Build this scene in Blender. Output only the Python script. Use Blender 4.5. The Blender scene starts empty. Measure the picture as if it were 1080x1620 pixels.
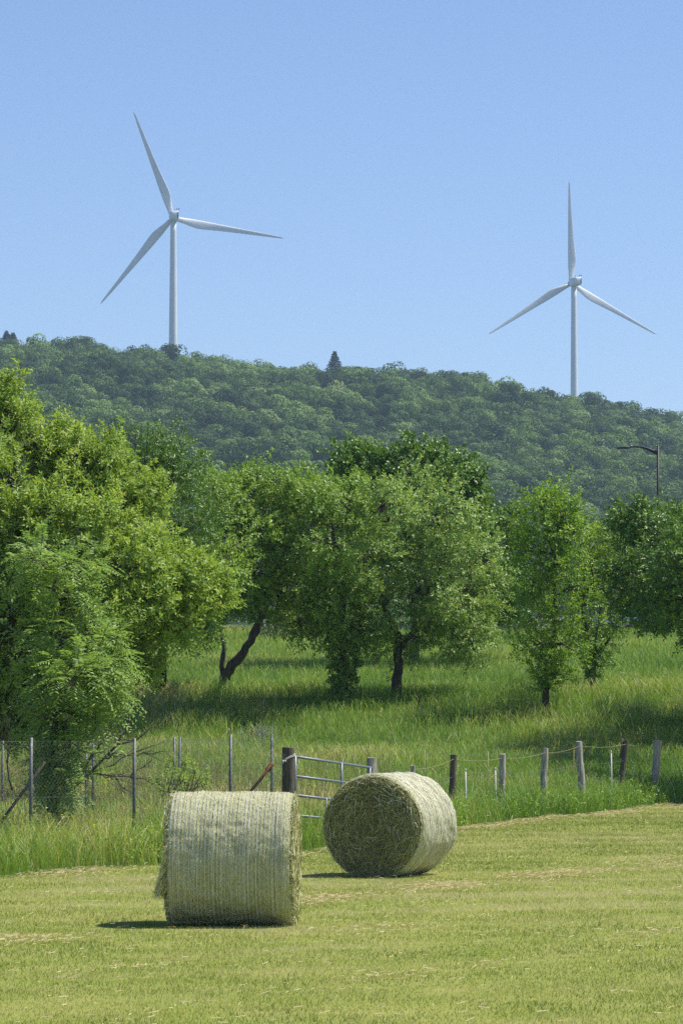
import bpy, math, random
import numpy as np
from mathutils import Vector, Matrix

SEED = 11
rng = np.random.default_rng(SEED)
random.seed(SEED)
SC = bpy.context.scene
COL = SC.collection
PI = math.pi

# ------------------------------------------------------------------ camera
CAM_H = 2.08
FPX = 6075.0                       # focal length in pixels of the 1080 x 1620 photograph
PITCH = math.atan(313 / FPX)
cam_d = bpy.data.cameras.new('camera')
cam_d.sensor_fit = 'VERTICAL'
cam_d.sensor_height = 36.0
cam_d.lens = 135.0
cam_d.clip_start = 0.5
cam_d.clip_end = 12000
cam = bpy.data.objects.new('camera', cam_d)
cam.location = (0, 0, CAM_H)
cam.rotation_euler = (PI / 2 + PITCH, 0, 0)
COL.objects.link(cam)
SC.camera = cam

# ------------------------------------------------------------------ sky, sun, exposure
SUN_EL = math.radians(60)
SUN_AZ = math.radians(11)          # from +x (the right of the picture) towards +y (away)
sun_dir = Vector((math.cos(SUN_EL) * math.cos(SUN_AZ), math.cos(SUN_EL) * math.sin(SUN_AZ), math.sin(SUN_EL)))
world = bpy.data.worlds.new('World')
SC.world = world
world.use_nodes = True
wn = world.node_tree
wn.nodes.clear()
sky = wn.nodes.new('ShaderNodeTexSky')
sky.sky_type = 'NISHITA'
sky.sun_disc = False
sky.sun_elevation = SUN_EL
sky.sun_rotation = PI / 2 - SUN_AZ
sky.altitude = 1500
sky.air_density = 1.0
sky.dust_density = 0.0
sky.ozone_density = 6.0
bg = wn.nodes.new('ShaderNodeBackground')
bg.inputs['Strength'].default_value = 0.112
wo = wn.nodes.new('ShaderNodeOutputWorld')
tint = wn.nodes.new('ShaderNodeMix'); tint.data_type = 'RGBA'; tint.blend_type = 'MULTIPLY'
tint.inputs[0].default_value = 1.0; tint.inputs[7].default_value = (1.05, 0.97, 1.0, 1)
wn.links.new(sky.outputs[0], tint.inputs[6]); wn.links.new(tint.outputs[2], bg.inputs[0])
wn.links.new(bg.outputs[0], wo.inputs[0])
sun_l = bpy.data.lights.new('sun', 'SUN')
sun_l.energy = 5.0
sun_l.angle = math.radians(0.5)
sun_l.color = (1.0, 0.95, 0.87)
sun = bpy.data.objects.new('sun', sun_l)
sun.rotation_euler = (-sun_dir).to_track_quat('-Z', 'Y').to_euler()
sun.location = (20, 10, 60)
COL.objects.link(sun)
SC.view_settings.view_transform = 'Standard'
SC.view_settings.look = 'None'
SC.view_settings.exposure = 0.38
SC.view_settings.gamma = 1.0
SC.cycles.max_bounces = 8
SC.cycles.diffuse_bounces = 2
SC.cycles.glossy_bounces = 2
SC.cycles.transmission_bounces = 3
SC.cycles.volume_bounces = 0
SC.cycles.use_denoising = False
SC.cycles.sample_clamp_indirect = 4.0

# ------------------------------------------------------------------ picture <-> place
def ray(px, py):
    cx, cy = (px - 540) / FPX, (810 - py) / FPX
    c, s = math.cos(PITCH), math.sin(PITCH)
    return np.array([cx, c - cy * s, s + cy * c])

def P(px, py, Y):
    d = ray(px, py)
    return np.array([0, 0, CAM_H]) + d * (Y / d[1])

EX = np.array([-40, -12, -6.5, -4.3, -2.86, -0.6, 2.1, 4.2, 7.4, 14.0, 40])
EY = np.array([20, 42, 46.0, 48.4, 51.2, 57.0, 67.6, 74.5, 83.0, 95.0, 110])
def edge_line(x):
    return np.interp(x, EX, EY)
def edge_y(x):
    x = np.asarray(x, float)
    return edge_line(x) + 0.75 * vnoise(x, 0 * x, 1.3, 10) + 0.4 * vnoise(x, 0 * x, 0.42, 61)

def vnoise(x, y, s=1.0, seed=0):
    """smooth value noise in -1..1, vectorised"""
    x = np.asarray(x, float) / s + 1000.0 + seed * 17.3
    y = np.asarray(y, float) / s + 1000.0 + seed * 9.1
    xi, yi = np.floor(x).astype(np.int64), np.floor(y).astype(np.int64)
    fx, fy = x - xi, y - yi
    fx, fy = fx * fx * (3 - 2 * fx), fy * fy * (3 - 2 * fy)
    def h(a, b):
        n = (a * 374761393 + b * 668265263 + seed * 1442695) & 0x7fffffff
        n = ((n ^ (n >> 13)) * 1274126177) & 0x7fffffff
        return ((n ^ (n >> 16)) & 0xffff) / 32767.5 - 1
    return (h(xi, yi) * (1 - fx) + h(xi + 1, yi) * fx) * (1 - fy) + (h(xi, yi + 1) * (1 - fx) + h(xi + 1, yi + 1) * fx) * fy

FY = np.array([106, 120, 135, 150, 156, 176, 230, 400, 600, 9000.0])
FZ = np.array([2.4, 3.15, 4.0, 4.87, 5.02, 5.02, 3.5, 0.6, 0.0, 0.0])
def gz(x, y):
    x = np.asarray(x, float); y = np.asarray(y, float)
    de = np.minimum(edge_line(x), 94)
    t = np.clip((y - de) / (106 - de), 0, 1)
    t1 = np.clip((y - de) / (98 - np.minimum(de, 90)), 0, 1); t2 = np.clip((y - 97) / 9.0, 0, 1)
    z = np.where(y < 106, 0.95 * t1 ** 1.15 + 1.45 * t2 ** 1.15, np.interp(y, FY, FZ))
    und = 0.05 * vnoise(x, y, 6, 1) * np.clip((y - de) / 6, 0, 1) + 0.02 * vnoise(x, y, 3.5, 2) * np.clip((y - 50) / 10, 0, 1)
    far = np.clip((175 - y) / 20, 0, 1)
    return z + und * far

def hit(px, py):
    """where the ray through a pixel meets the ground"""
    d = ray(px, py)
    lo = None
    for Y in np.arange(15, 175, 0.25):
        p = np.array([0, 0, CAM_H]) + d * (Y / d[1])
        if p[2] <= gz(p[0], p[1]):
            return np.array([p[0], p[1], float(gz(p[0], p[1]))])
    p = P(px, py, 150)
    return np.array([p[0], 150, float(gz(p[0], 150))])

def at(px, Y):
    x = (px - 540) / FPX * Y
    return np.array([x, Y, float(gz(x, Y))])

# hills behind
CPX = np.array([-1500, -500, 0, 130, 275, 400, 530, 620, 760, 900, 1000, 1080, 1500, 2600])
CPY = 30 + np.array([600, 556, 548, 556, 568, 584, 597, 597, 617, 640, 663, 690, 800, 910])
CREST = 1500.0
def hz(x, y):
    x = np.asarray(x, float); y = np.asarray(y, float)
    zc = CAM_H + (1123 - np.interp(x / CREST * FPX + 540, CPX, CPY)) / FPX * CREST
    t = (y - 720) / (CREST - 720)
    up = np.clip(t, 0, 1)
    prof = np.where(t < 1, 0.93 * up + 0.07 * np.sin(up * PI / 2) - 0.05 * np.sin(up * PI * 2) , 1 - np.clip((y - CREST) / 1500, 0, 1) * 0.9)
    prof = np.where(t < 0, t * 0.4, prof)
    z = prof * zc
    amp = np.clip(t * 3, 0, 1) * np.clip((1.0 - t) * 5, 0, 1)
    return z + amp * (5.0 * vnoise(x + y * 0.35, y, 110, 5) + 3.0 * vnoise(x, y, 45, 6)) - 1.0

# ------------------------------------------------------------------ mesh helpers
def mesh_np(name, V, faces, mats, parent=None, attrs=None, smooth=False, matidx=None):
    """faces: list of (k, array(n,k))"""
    me = bpy.data.meshes.new(name)
    V = np.asarray(V, np.float32)
    me.vertices.add(len(V))
    me.vertices.foreach_set('co', V.ravel())
    fs = [np.asarray(f, np.int32) for f in faces if len(f)]
    nl = sum(f.size for f in fs)
    me.loops.add(nl)
    me.loops.foreach_set('vertex_index', np.concatenate([f.ravel() for f in fs]))
    nf = sum(len(f) for f in fs)
    me.polygons.add(nf)
    tot = np.concatenate([np.full(len(f), f.shape[1], np.int32) for f in fs])
    st = np.concatenate([[0], np.cumsum(tot)[:-1]]).astype(np.int32)
    me.polygons.foreach_set('loop_start', st)
    me.polygons.foreach_set('loop_total', tot)
    if smooth:
        me.polygons.foreach_set('use_smooth', np.ones(nf, bool))
    if matidx is not None:
        me.polygons.foreach_set('material_index', np.asarray(matidx, np.int32))
    if attrs:
        for k, a in attrs.items():
            at_ = me.attributes.new(k, 'FLOAT', 'POINT')
            at_.data.foreach_set('value', np.asarray(a, np.float32))
    me.update(calc_edges=True)
    for m in (mats if isinstance(mats, (list, tuple)) else [mats]):
        me.materials.append(m)
    o = bpy.data.objects.new(name, me)
    COL.objects.link(o)
    if parent is not None:
        o.parent = parent
    return o

class MB:
    """collects shapes, builds ONE mesh object"""
    def __init__(s):
        s.V = []; s.F3 = []; s.F4 = []; s.n = 0; s.R = []
    def add(s, V, F4=None, F3=None, rnd=0.5):
        V = np.asarray(V, float)
        s.V.append(V)
        if F4 is not None and len(F4): s.F4.append(np.asarray(F4) + s.n)
        if F3 is not None and len(F3): s.F3.append(np.asarray(F3) + s.n)
        s.R.append(np.full(len(V), rnd)); s.n += len(V)
    def box(s, lo, hi, M=None):
        x0, y0, z0 = lo; x1, y1, z1 = hi
        V = np.array([(x0, y0, z0), (x1, y0, z0), (x1, y1, z0), (x0, y1, z0), (x0, y0, z1), (x1, y0, z1), (x1, y1, z1), (x0, y1, z1)], float)
        if M is not None: V = V @ np.array(M.to_3x3()).T + np.array(M.translation)
        s.add(V, [(0, 3, 2, 1), (4, 5, 6, 7), (0, 1, 5, 4), (1, 2, 6, 5), (2, 3, 7, 6), (3, 0, 4, 7)])
    def tube(s, pts, rad, k=6, cap=True, wob=0.0):
        pts = np.asarray(pts, float); n = len(pts)
        rad = np.full(n, rad) if np.isscalar(rad) else np.asarray(rad, float)
        tan = np.gradient(pts, axis=0)
        tan /= np.linalg.norm(tan, axis=1)[:, None] + 1e-9
        ref = np.array([0, 0, 1.0]) if abs(tan[:, 2]).mean() < 0.8 else np.array([1.0, 0, 0])
        a = np.cross(tan, ref); a /= np.linalg.norm(a, axis=1)[:, None] + 1e-9
        b = np.cross(a, tan)
        th = np.arange(k) / k * 2 * PI
        rr = rad[:, None] * (1 + wob * rng.uniform(-1, 1, (n, k)))
        V = pts[:, None, :] + rr[..., None] * (np.cos(th)[None, :, None] * a[:, None, :] + np.sin(th)[None, :, None] * b[:, None, :])
        V = V.reshape(-1, 3)
        i = np.arange(n - 1)[:, None] * k; j = np.arange(k)[None, :]; j2 = (j + 1) % k
        F = np.stack([i + j, i + j2, i + k + j2, i + k + j], -1).reshape(-1, 4)
        F3 = []
        if cap:
            V = np.vstack([V, pts[0], pts[-1]])
            c0, c1 = n * k, n * k + 1
            F3 = [(c0, (q + 1) % k, q) for q in range(k)] + [(c1, (n - 1) * k + q, (n - 1) * k + (q + 1) % k) for q in range(k)]
        s.add(V, F, F3, rnd=rng.uniform())
    def build(s, name, mat, parent=None, smooth=False):
        V = np.vstack(s.V)
        f = []
        if s.F4: f.append(np.vstack(s.F4))
        if s.F3: f.append(np.vstack(s.F3))
        return mesh_np(name, V, f, mat, parent, {'rnd': np.concatenate(s.R)}, smooth)

def thing(name, label, cat, loc=(0, 0, 0), rz=0, group=None):
    o = bpy.data.objects.new(name, None)
    o.empty_display_size = 0.3
    COL.objects.link(o)
    o.location = Vector(loc); o.rotation_euler = (0, 0, rz)
    tag(o, label, cat, group)
    return o

def tag(o, label, cat, group=None, kind=None):
    o['label'] = label; o['category'] = cat
    if group: o['group'] = group
    if kind: o['kind'] = kind
    return o

def struct(o):
    o['kind'] = 'structure'
    return o

# ------------------------------------------------------------------ materials
def new_mat(name):
    m = bpy.data.materials.new(name); m.use_nodes = True
    nt = m.node_tree; nt.nodes.clear()
    out = nt.nodes.new('ShaderNodeOutputMaterial')
    return m, nt, out

def N(nt, t, **kw):
    n = nt.nodes.new(t)
    for k, v in kw.items(): setattr(n, k, v)
    return n

def ramp(nt, src, stops):
    r = N(nt, 'ShaderNodeValToRGB')
    while len(r.color_ramp.elements) < len(stops): r.color_ramp.elements.new(0.5)
    for e, (p, c) in zip(r.color_ramp.elements, stops):
        e.position = p; e.color = (*c, 1)
    nt.links.new(src, r.inputs[0])
    return r.outputs[0]

def noise(nt, scale, detail=4, rough=0.55, vec=None, coord='Object', stretch=None):
    tc = N(nt, 'ShaderNodeTexCoord')
    src = tc.outputs[coord] if vec is None else vec
    if stretch:
        mp = N(nt, 'ShaderNodeMapping'); mp.inputs['Scale'].default_value = stretch
        nt.links.new(src, mp.inputs[0]); src = mp.outputs[0]
    n = N(nt, 'ShaderNodeTexNoise')
    n.inputs['Scale'].default_value = scale; n.inputs['Detail'].default_value = detail; n.inputs['Roughness'].default_value = rough
    nt.links.new(src, n.inputs['Vector'])
    return n.outputs[0]

def mixc(nt, fac, a, b, mode='MIX'):
    m = N(nt, 'ShaderNodeMix', data_type='RGBA', blend_type=mode)
    for s, v in ((m.inputs[0], fac), (m.inputs[6], a), (m.inputs[7], b)):
        if hasattr(v, 'links') or isinstance(v, bpy.types.NodeSocket): nt.links.new(v, s)
        elif isinstance(v, (int, float)): s.default_value = v
        else: s.default_value = (*v, 1)
    return m.outputs[2]

def leaf_mat(name, stops, trans=0.35, tint=(1.25, 1.2, 0.5), rough=0.45, spec=0.35, use_obj_random=False, patch=0.0):
    m, nt, out = new_mat(name)
    at_ = N(nt, 'ShaderNodeAttribute', attribute_name='rnd')
    f = at_.outputs['Fac']
    if use_obj_random:
        oi = N(nt, 'ShaderNodeObjectInfo')
        ma = N(nt, 'ShaderNodeMath', operation='MULTIPLY_ADD')
        nt.links.new(f, ma.inputs[0]); ma.inputs[1].default_value = 0.28
        m2 = N(nt, 'ShaderNodeMath', operation='MULTIPLY'); m2.inputs[1].default_value = 0.76
        nt.links.new(oi.outputs['Random'], m2.inputs[0]); nt.links.new(m2.outputs[0], ma.inputs[2])
        f = ma.outputs[0]
    c = ramp(nt, f, stops)
    pb = N(nt, 'ShaderNodeBsdfPrincipled')
    nt.links.new(c, pb.inputs['Base Color'])
    pb.inputs['Roughness'].default_value = rough
    pb.inputs['Specular IOR Level'].default_value = spec
    if trans > 0:
        tr = N(nt, 'ShaderNodeBsdfTranslucent')
        tc = mixc(nt, 1.0, c, tint, 'MULTIPLY')
        nt.links.new(tc, tr.inputs[0])
        mx = N(nt, 'ShaderNodeMixShader'); mx.inputs[0].default_value = trans
        nt.links.new(pb.outputs[0], mx.inputs[1]); nt.links.new(tr.outputs[0], mx.inputs[2])
        nt.links.new(mx.outputs[0], out.inputs[0])
    else:
        nt.links.new(pb.outputs[0], out.inputs[0])
    return m

def simple_mat(name, stops, scale=8, rough=0.7, metal=0.0, stretch=None, bump=0.0, spec=0.3, bscale=None, coat=0):
    m, nt, out = new_mat(name)
    pb = N(nt, 'ShaderNodeBsdfPrincipled')
    n = noise(nt, scale, 6, 0.6, stretch=stretch)
    nt.links.new(ramp(nt, n, stops), pb.inputs['Base Color'])
    pb.inputs['Roughness'].default_value = rough; pb.inputs['Metallic'].default_value = metal
    pb.inputs['Specular IOR Level'].default_value = spec
    pb.inputs['Coat Weight'].default_value = coat
    if bump:
        b = N(nt, 'ShaderNodeBump'); b.inputs['Strength'].default_value = bump; b.inputs['Distance'].default_value = 0.02
        nn = noise(nt, bscale or scale * 2, 5, 0.6, stretch=stretch)
        nt.links.new(nn, b.inputs['Height']); nt.links.new(b.outputs[0], pb.inputs['Normal'])
    nt.links.new(pb.outputs[0], out.inputs[0])
    return m

def ramp_lin(a, b): return [(0.25, a), (0.75, b)]

M = {}
M['bark'] = simple_mat('bark', [(0.3, (0.035, 0.028, 0.022)), (0.7, (0.11, 0.09, 0.07))], 9, 0.9, stretch=(1, 1, 0.25), bump=0.8)
M['twig'] = simple_mat('dead_twig', [(0.3, (0.09, 0.075, 0.06)), (0.7, (0.22, 0.19, 0.155))], 9, 0.9)
M['post_wood'] = simple_mat('weathered_post_wood', [(0.25, (0.128, 0.110, 0.095)), (0.5, (0.340, 0.307, 0.265)), (0.8, (0.765, 0.722, 0.637))], 14, 0.9, stretch=(2.5, 2.5, 0.25), bump=0.9)
M['dark_post'] = simple_mat('dark_post_wood', [(0.25, (0.045, 0.038, 0.03)), (0.75, (0.18, 0.155, 0.12))], 14, 0.9, stretch=(2.5, 2.5, 0.3), bump=0.9)
M['galv'] = simple_mat('galvanised_steel', [(0.3, (0.132, 0.156, 0.182)), (0.7, (0.207, 0.234, 0.263))], 30, 0.45, 0.35, spec=0.5)
M['fence_steel'] = simple_mat('fence_post_steel', [(0.35, (0.088, 0.094, 0.099)), (0.7, (0.231, 0.237, 0.248))], 25, 0.55, 0.3)
M['wire'] = simple_mat('fence_wire', [(0.3, (0.10, 0.11, 0.11)), (0.7, (0.22, 0.23, 0.22))], 30, 0.5, 0.4)
M['twine'] = simple_mat('old_twine', [(0.3, (0.210, 0.196, 0.119)), (0.7, (0.315, 0.294, 0.189))], 30, 0.9)
M['rust'] = simple_mat('rusty_iron', [(0.3, (0.10, 0.035, 0.015)), (0.7, (0.30, 0.11, 0.04))], 22, 0.85, 0.2)
M['white_plastic'] = simple_mat('white_plastic', [(0.3, (0.5, 0.5, 0.46)), (0.7, (0.68, 0.68, 0.64))], 30, 0.6)
M['rope'] = simple_mat('pale_rope', [(0.3, (0.42, 0.42, 0.38)), (0.7, (0.66, 0.66, 0.60))], 60, 0.8)
M['turbine'] = simple_mat('turbine_paint', [(0.3, (0.650, 0.686, 0.700)), (0.7, (0.741, 0.766, 0.772))], 0.15, 0.42, spec=0.4)
M['vent'] = simple_mat('turbine_vent', [(0.3, (0.02, 0.025, 0.03)), (0.7, (0.05, 0.055, 0.06))], 2, 0.6)
M['lamp_paint'] = simple_mat('dark_lamp_paint', [(0.3, (0.012, 0.014, 0.018)), (0.7, (0.03, 0.034, 0.04))], 6, 0.5)
M['lamp_glass'] = simple_mat('lamp_lens', [(0.3, (0.5, 0.52, 0.55)), (0.7, (0.6, 0.62, 0.65))], 6, 0.2)
M['asphalt'] = simple_mat('asphalt', [(0.3, (0.045, 0.045, 0.047)), (0.7, (0.075, 0.073, 0.07))], 6, 0.9)
M['stone'] = simple_mat('grey_stone', [(0.3, (0.14, 0.13, 0.12)), (0.7, (0.38, 0.36, 0.33))], 5, 0.9, bump=0.7)
M['dark_rock'] = simple_mat('dark_rock', [(0.3, (0.05, 0.048, 0.046)), (0.7, (0.13, 0.125, 0.12))], 5, 0.9, bump=0.7)
M['terracotta'] = simple_mat('orange_clay', [(0.3, (0.30, 0.14, 0.07)), (0.7, (0.50, 0.27, 0.15))], 3, 0.95, bump=0.4)
M['car_silver'] = simple_mat('silver_car_paint', [(0.3, (0.45, 0.48, 0.52)), (0.7, (0.5, 0.53, 0.57))], 2, 0.3, 0.3, spec=0.5, coat=0.6)
M['car_blue'] = simple_mat('light_blue_car_paint', [(0.3, (0.30, 0.40, 0.52)), (0.7, (0.34, 0.44, 0.56))], 2, 0.3, 0.2, spec=0.5, coat=0.6)
M['car_glass'] = simple_mat('car_glass', [(0.3, (0.03, 0.04, 0.05)), (0.7, (0.05, 0.06, 0.07))], 2, 0.06, 0.0, spec=0.8)
M['rubber'] = simple_mat('black_rubber', [(0.3, (0.015, 0.015, 0.015)), (0.7, (0.03, 0.03, 0.03))], 12, 0.85)

# leaves: real-world greens, each leaf its own shade through the attribute rnd
M['leaf_bright'] = leaf_mat('bright_plum_leaf', [(0.0, (0.156, 0.244, 0.048)), (0.5, (0.278, 0.408, 0.080)), (0.9, (0.440, 0.560, 0.134)), (1.0, (0.595, 0.536, 0.158))], 0.38)
M['leaf_ash'] = leaf_mat('ash_leaf', [(0.0, (0.164, 0.274, 0.066)), (1.0, (0.405, 0.534, 0.158))], 0.35, (1.1, 1.2, 0.7))
M['leaf_mid'] = leaf_mat('apple_leaf', [(0.0, (0.149, 0.258, 0.048)), (0.6, (0.255, 0.400, 0.072)), (1.0, (0.508, 0.644, 0.143))], 0.30, rough=0.45, spec=0.4)
M['leaf_grey'] = leaf_mat('grey_green_leaf', [(0.0, (0.174, 0.281, 0.076)), (0.6, (0.306, 0.447, 0.123)), (1.0, (0.581, 0.715, 0.233))], 0.30, rough=0.45, spec=0.42)
M['leaf_dark'] = leaf_mat('dark_maple_leaf', [(0.0, (0.073, 0.151, 0.031)), (0.6, (0.133, 0.245, 0.046)), (1.0, (0.265, 0.396, 0.077))], 0.25, rough=0.40, spec=0.4)
M['leaf_lime'] = leaf_mat('lime_leaf', [(0.0, (0.128, 0.248, 0.032)), (0.6, (0.244, 0.404, 0.041)), (1.0, (0.445, 0.594, 0.063))], 0.36)
M['leaf_willow'] = leaf_mat('willow_leaf', [(0.0, (0.12, 0.17, 0.12)), (1.0, (0.24, 0.31, 0.23))], 0.25)
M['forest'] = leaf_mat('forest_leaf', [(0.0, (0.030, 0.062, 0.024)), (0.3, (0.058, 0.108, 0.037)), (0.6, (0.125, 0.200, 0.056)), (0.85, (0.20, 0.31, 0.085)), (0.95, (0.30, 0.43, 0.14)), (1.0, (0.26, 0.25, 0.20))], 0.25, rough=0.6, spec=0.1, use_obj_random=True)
M['needles'] = leaf_mat('spruce_needles', [(0.0, (0.016, 0.034, 0.020)), (1.0, (0.034, 0.062, 0.034))], 0.0, rough=0.7, spec=0.15)
M['grass_tall'] = leaf_mat('tall_grass', [(0.0, (0.098, 0.201, 0.029)), (0.45, (0.194, 0.335, 0.054)), (0.75, (0.329, 0.428, 0.092)), (0.9, (0.523, 0.454, 0.205)), (1.0, (0.830, 0.672, 0.471))], 0.35, rough=0.5)
M['grass_short'] = leaf_mat('mown_grass', [(0.0, (0.123, 0.196, 0.034)), (0.45, (0.215, 0.282, 0.063)), (0.75, (0.338, 0.350, 0.127)), (1.0, (0.574, 0.514, 0.381))], 0.30, rough=0.6, spec=0.2)
M['seed'] = leaf_mat('seed_heads', [(0.0, (0.24, 0.20, 0.10)), (1.0, (0.42, 0.34, 0.20))], 0.25, (1.1, 1.0, 0.7), rough=0.8, spec=0.1)
M['straw'] = leaf_mat('dry_clippings', [(0.0, (0.38, 0.32, 0.14)), (1.0, (0.66, 0.58, 0.34))], 0.15, (1.1, 1.0, 0.6), rough=0.8, spec=0.1)
M['flower'] = leaf_mat('yellow_petals', [(0.0, (0.75, 0.62, 0.01)), (1.0, (0.85, 0.75, 0.03))], 0.3, rough=0.6)
M['hay'] = leaf_mat('hay_strand', [(0.0, (0.329, 0.325, 0.143)), (0.5, (0.581, 0.585, 0.299)), (0.85, (0.830, 0.828, 0.521)), (1.0, (0.830, 0.828, 0.754))], 0.12, (1.1, 1.05, 0.6), rough=0.6, spec=0.25)
M['net'] = leaf_mat('net_wrap_thread', [(0.0, (0.616, 0.596, 0.456)), (1.0, (0.918, 0.883, 0.752))], 0.15, (1, 1, 1), rough=0.5, spec=0.35)

# ------------------------------------------------------------------ ground
def ground_material():
    m, nt, out = new_mat('ground_soil_and_turf')
    pb = N(nt, 'ShaderNodeBsdfPrincipled'); pb.inputs['Roughness'].default_value = 0.95; pb.inputs['Specular IOR Level'].default_value = 0.1
    mow = N(nt, 'ShaderNodeAttribute', attribute_name='mow')
    n1 = noise(nt, 0.35, 5); n2 = noise(nt, 6, 6, 0.7); n3 = noise(nt, 1.3, 5)
    field = mixc(nt, n2, ramp(nt, n1, [(0.3, (0.17, 0.225, 0.032)), (0.7, (0.26, 0.27, 0.06))]), ramp(nt, n3, [(0.3, (0.20, 0.25, 0.04)), (0.7, (0.36, 0.33, 0.12))]))
    mead = ramp(nt, n3, [(0.3, (0.05, 0.10, 0.018)), (0.7, (0.10, 0.15, 0.035))])
    nt.links.new(mixc(nt, mow.outputs['Fac'], mead, field), pb.inputs['Base Color'])
    b = N(nt, 'ShaderNodeBump'); b.inputs['Strength'].default_value = 0.6; b.inputs['Distance'].default_value = 0.05
    nt.links.new(n2, b.inputs['Height']); nt.links.new(b.outputs[0], pb.inputs['Normal'])
    nt.links.new(pb.outputs[0], out.inputs[0])
    return m

def grid_faces(nx, ny):
    i = np.arange(ny - 1)[:, None] * nx; j = np.arange(nx - 1)[None, :]
    return np.stack([i + j, i + j + 1, i + nx + j + 1, i + nx + j], -1).reshape(-1, 4)

xs = np.concatenate([[-4000, -2000, -1000, -500, -250, -120, -70, -45, -30, -22], np.arange(-17, 17.1, 0.5), [22, 30, 45, 70, 120, 250, 500, 1000, 2000, 4000]])
ys = np.concatenate([[-300, -100, -30, 0, 10], np.arange(18, 110, 0.5), np.arange(110, 182, 1.5), [190, 200, 215, 235, 260, 300, 350, 400, 500, 600, 700, 900, 1300, 2000, 3600, 6000]])
X, Y = np.meshgrid(xs, ys)
mow = np.clip((edge_y(X) + 0.15 - Y) / 0.6, 0, 1)
struct(mesh_np('ground', np.stack([X, Y, gz(X, Y)], -1).reshape(-1, 3), [grid_faces(len(xs), len(ys))], ground_material(), attrs={'mow': mow.ravel()}, smooth=True))

xs = np.arange(-1400, 1401, 25.0); ys = np.arange(700, 3050, 25.0)
X, Y = np.meshgrid(xs, ys)
Z = hz(X, Y); Z[0] = -3; Z[-1] = -3
Z[:, 0] = np.minimum(Z[:, 0], -3); Z[:, -1] = np.minimum(Z[:, -1], -3)
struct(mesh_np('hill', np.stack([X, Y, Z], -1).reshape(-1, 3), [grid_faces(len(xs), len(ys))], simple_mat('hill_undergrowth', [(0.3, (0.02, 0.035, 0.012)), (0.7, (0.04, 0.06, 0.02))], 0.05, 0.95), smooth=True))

# road on the bank behind the orchard
xs = np.arange(-120, 121, 4.0)
rd = []
for x in xs: rd += [(x, 160.5, float(gz(x, 160.5)) + 0.03), (x, 167.5, float(gz(x, 167.5)) + 0.03)]
n = len(xs)
struct(mesh_np('road', rd, [np.array([(2 * i, 2 * i + 2, 2 * i + 3, 2 * i + 1) for i in range(n - 1)])], M['asphalt']))

# ------------------------------------------------------------------ leaves
def unit(a):
    return a / (np.linalg.norm(a, axis=-1, keepdims=True) + 1e-9)

def leaves_mesh(pos, dirn, nrm, length, width, rnd, fold=0.18):
    """folded four-vertex leaves"""
    side = unit(np.cross(dirn, nrm)); nn = np.cross(side, dirn)
    L = length[:, None]; Wd = width[:, None]
    a = pos
    mid = pos + dirn * L * 0.45 + nn * Wd * fold
    b = mid + side * Wd * 0.5
    c = pos + dirn * L - nn * L * 0.10
    d = mid - side * Wd * 0.5
    n = len(pos)
    V = np.stack([a, b, c, d], 1).reshape(-1, 3)
    i = np.arange(n)[:, None] * 4
    F = np.concatenate([i + np.array([0, 1, 2]), i + np.array([0, 2, 3])], 0)
    return V, F, np.repeat(rnd, 4)

def sprigs(p, u, n_leaf, sprig_len, leaf_len, leaf_wid, tone, upbias=0.5, pinnate=False, spread=0.75, outw=None):
    """leafy shoots starting at p in direction u"""
    m = len(p)
    s = (np.arange(n_leaf) + 0.5) / n_leaf
    S = s[None, :] * sprig_len[:, None]
    up = np.array([0, 0, 1.0])
    a = unit(np.cross(u, up + rng.normal(0, 0.15, (m, 3)))); b = np.cross(a, u)
    droop = (s ** 2)[None, :, None] * np.array([0, 0, -1.0]) * sprig_len[:, None, None] * (0.35 if pinnate else 0.08)
    pos = p[:, None, :] + u[:, None, :] * S[..., None] + droop
    if pinnate:
        sg = np.where(np.arange(n_leaf) % 2 == 0, 1.0, -1.0)
        rad = a[:, None, :] * sg[None, :, None]
        dirn = unit(rad + 0.45 * u[:, None, :] + rng.normal(0, 0.12, (m, n_leaf, 3)) + np.array([0, 0, -0.12]))
        nrm = unit(b[:, None, :] + rng.normal(0, 0.22, (m, n_leaf, 3)) + up * 0.5)
    else:
        ang = np.arange(n_leaf)[None, :] * 2.4 + rng.uniform(0, 2 * PI, (m, 1))
        rad = np.cos(ang)[..., None] * a[:, None, :] + np.sin(ang)[..., None] * b[:, None, :]
        dirn = unit(spread * rad + (0.35 + 0.5 * s[None, :, None]) * u[:, None, :] + rng.normal(0, 0.25, (m, n_leaf, 3)))
        ov = u if outw is None else outw
        nrm = unit(up * upbias + 0.85 * ov[:, None, :] + rng.normal(0, 0.42, (m, n_leaf, 3)))
    ln = leaf_len * rng.uniform(0.65, 1.2, (m, n_leaf)) * (1 - 0.25 * np.abs(s - 0.4))[None, :]
    wd = ln * leaf_wid
    rn = np.clip(tone[:, None] * 0.75 + 0.25 * rng.uniform(0, 1, (m, n_leaf)) + 0.12 * (s[None, :] - 0.5), 0, 1)
    return leaves_mesh(pos.reshape(-1, 3), dirn.reshape(-1, 3), nrm.reshape(-1, 3), ln.ravel(), wd.ravel(), rn.ravel())

def bez(a, b, n, sag=0.0, jit=0.0):
    t = np.linspace(0, 1, n)[:, None]
    p = a + (b - a) * t
    L = np.linalg.norm(b - a)
    p[:, 2] += (sag * L * np.sin(t[:, 0] * PI))
    if jit and n > 2:
        p[1:-1] += rng.normal(0, jit * L, (n - 2, 3))
    return p

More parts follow.
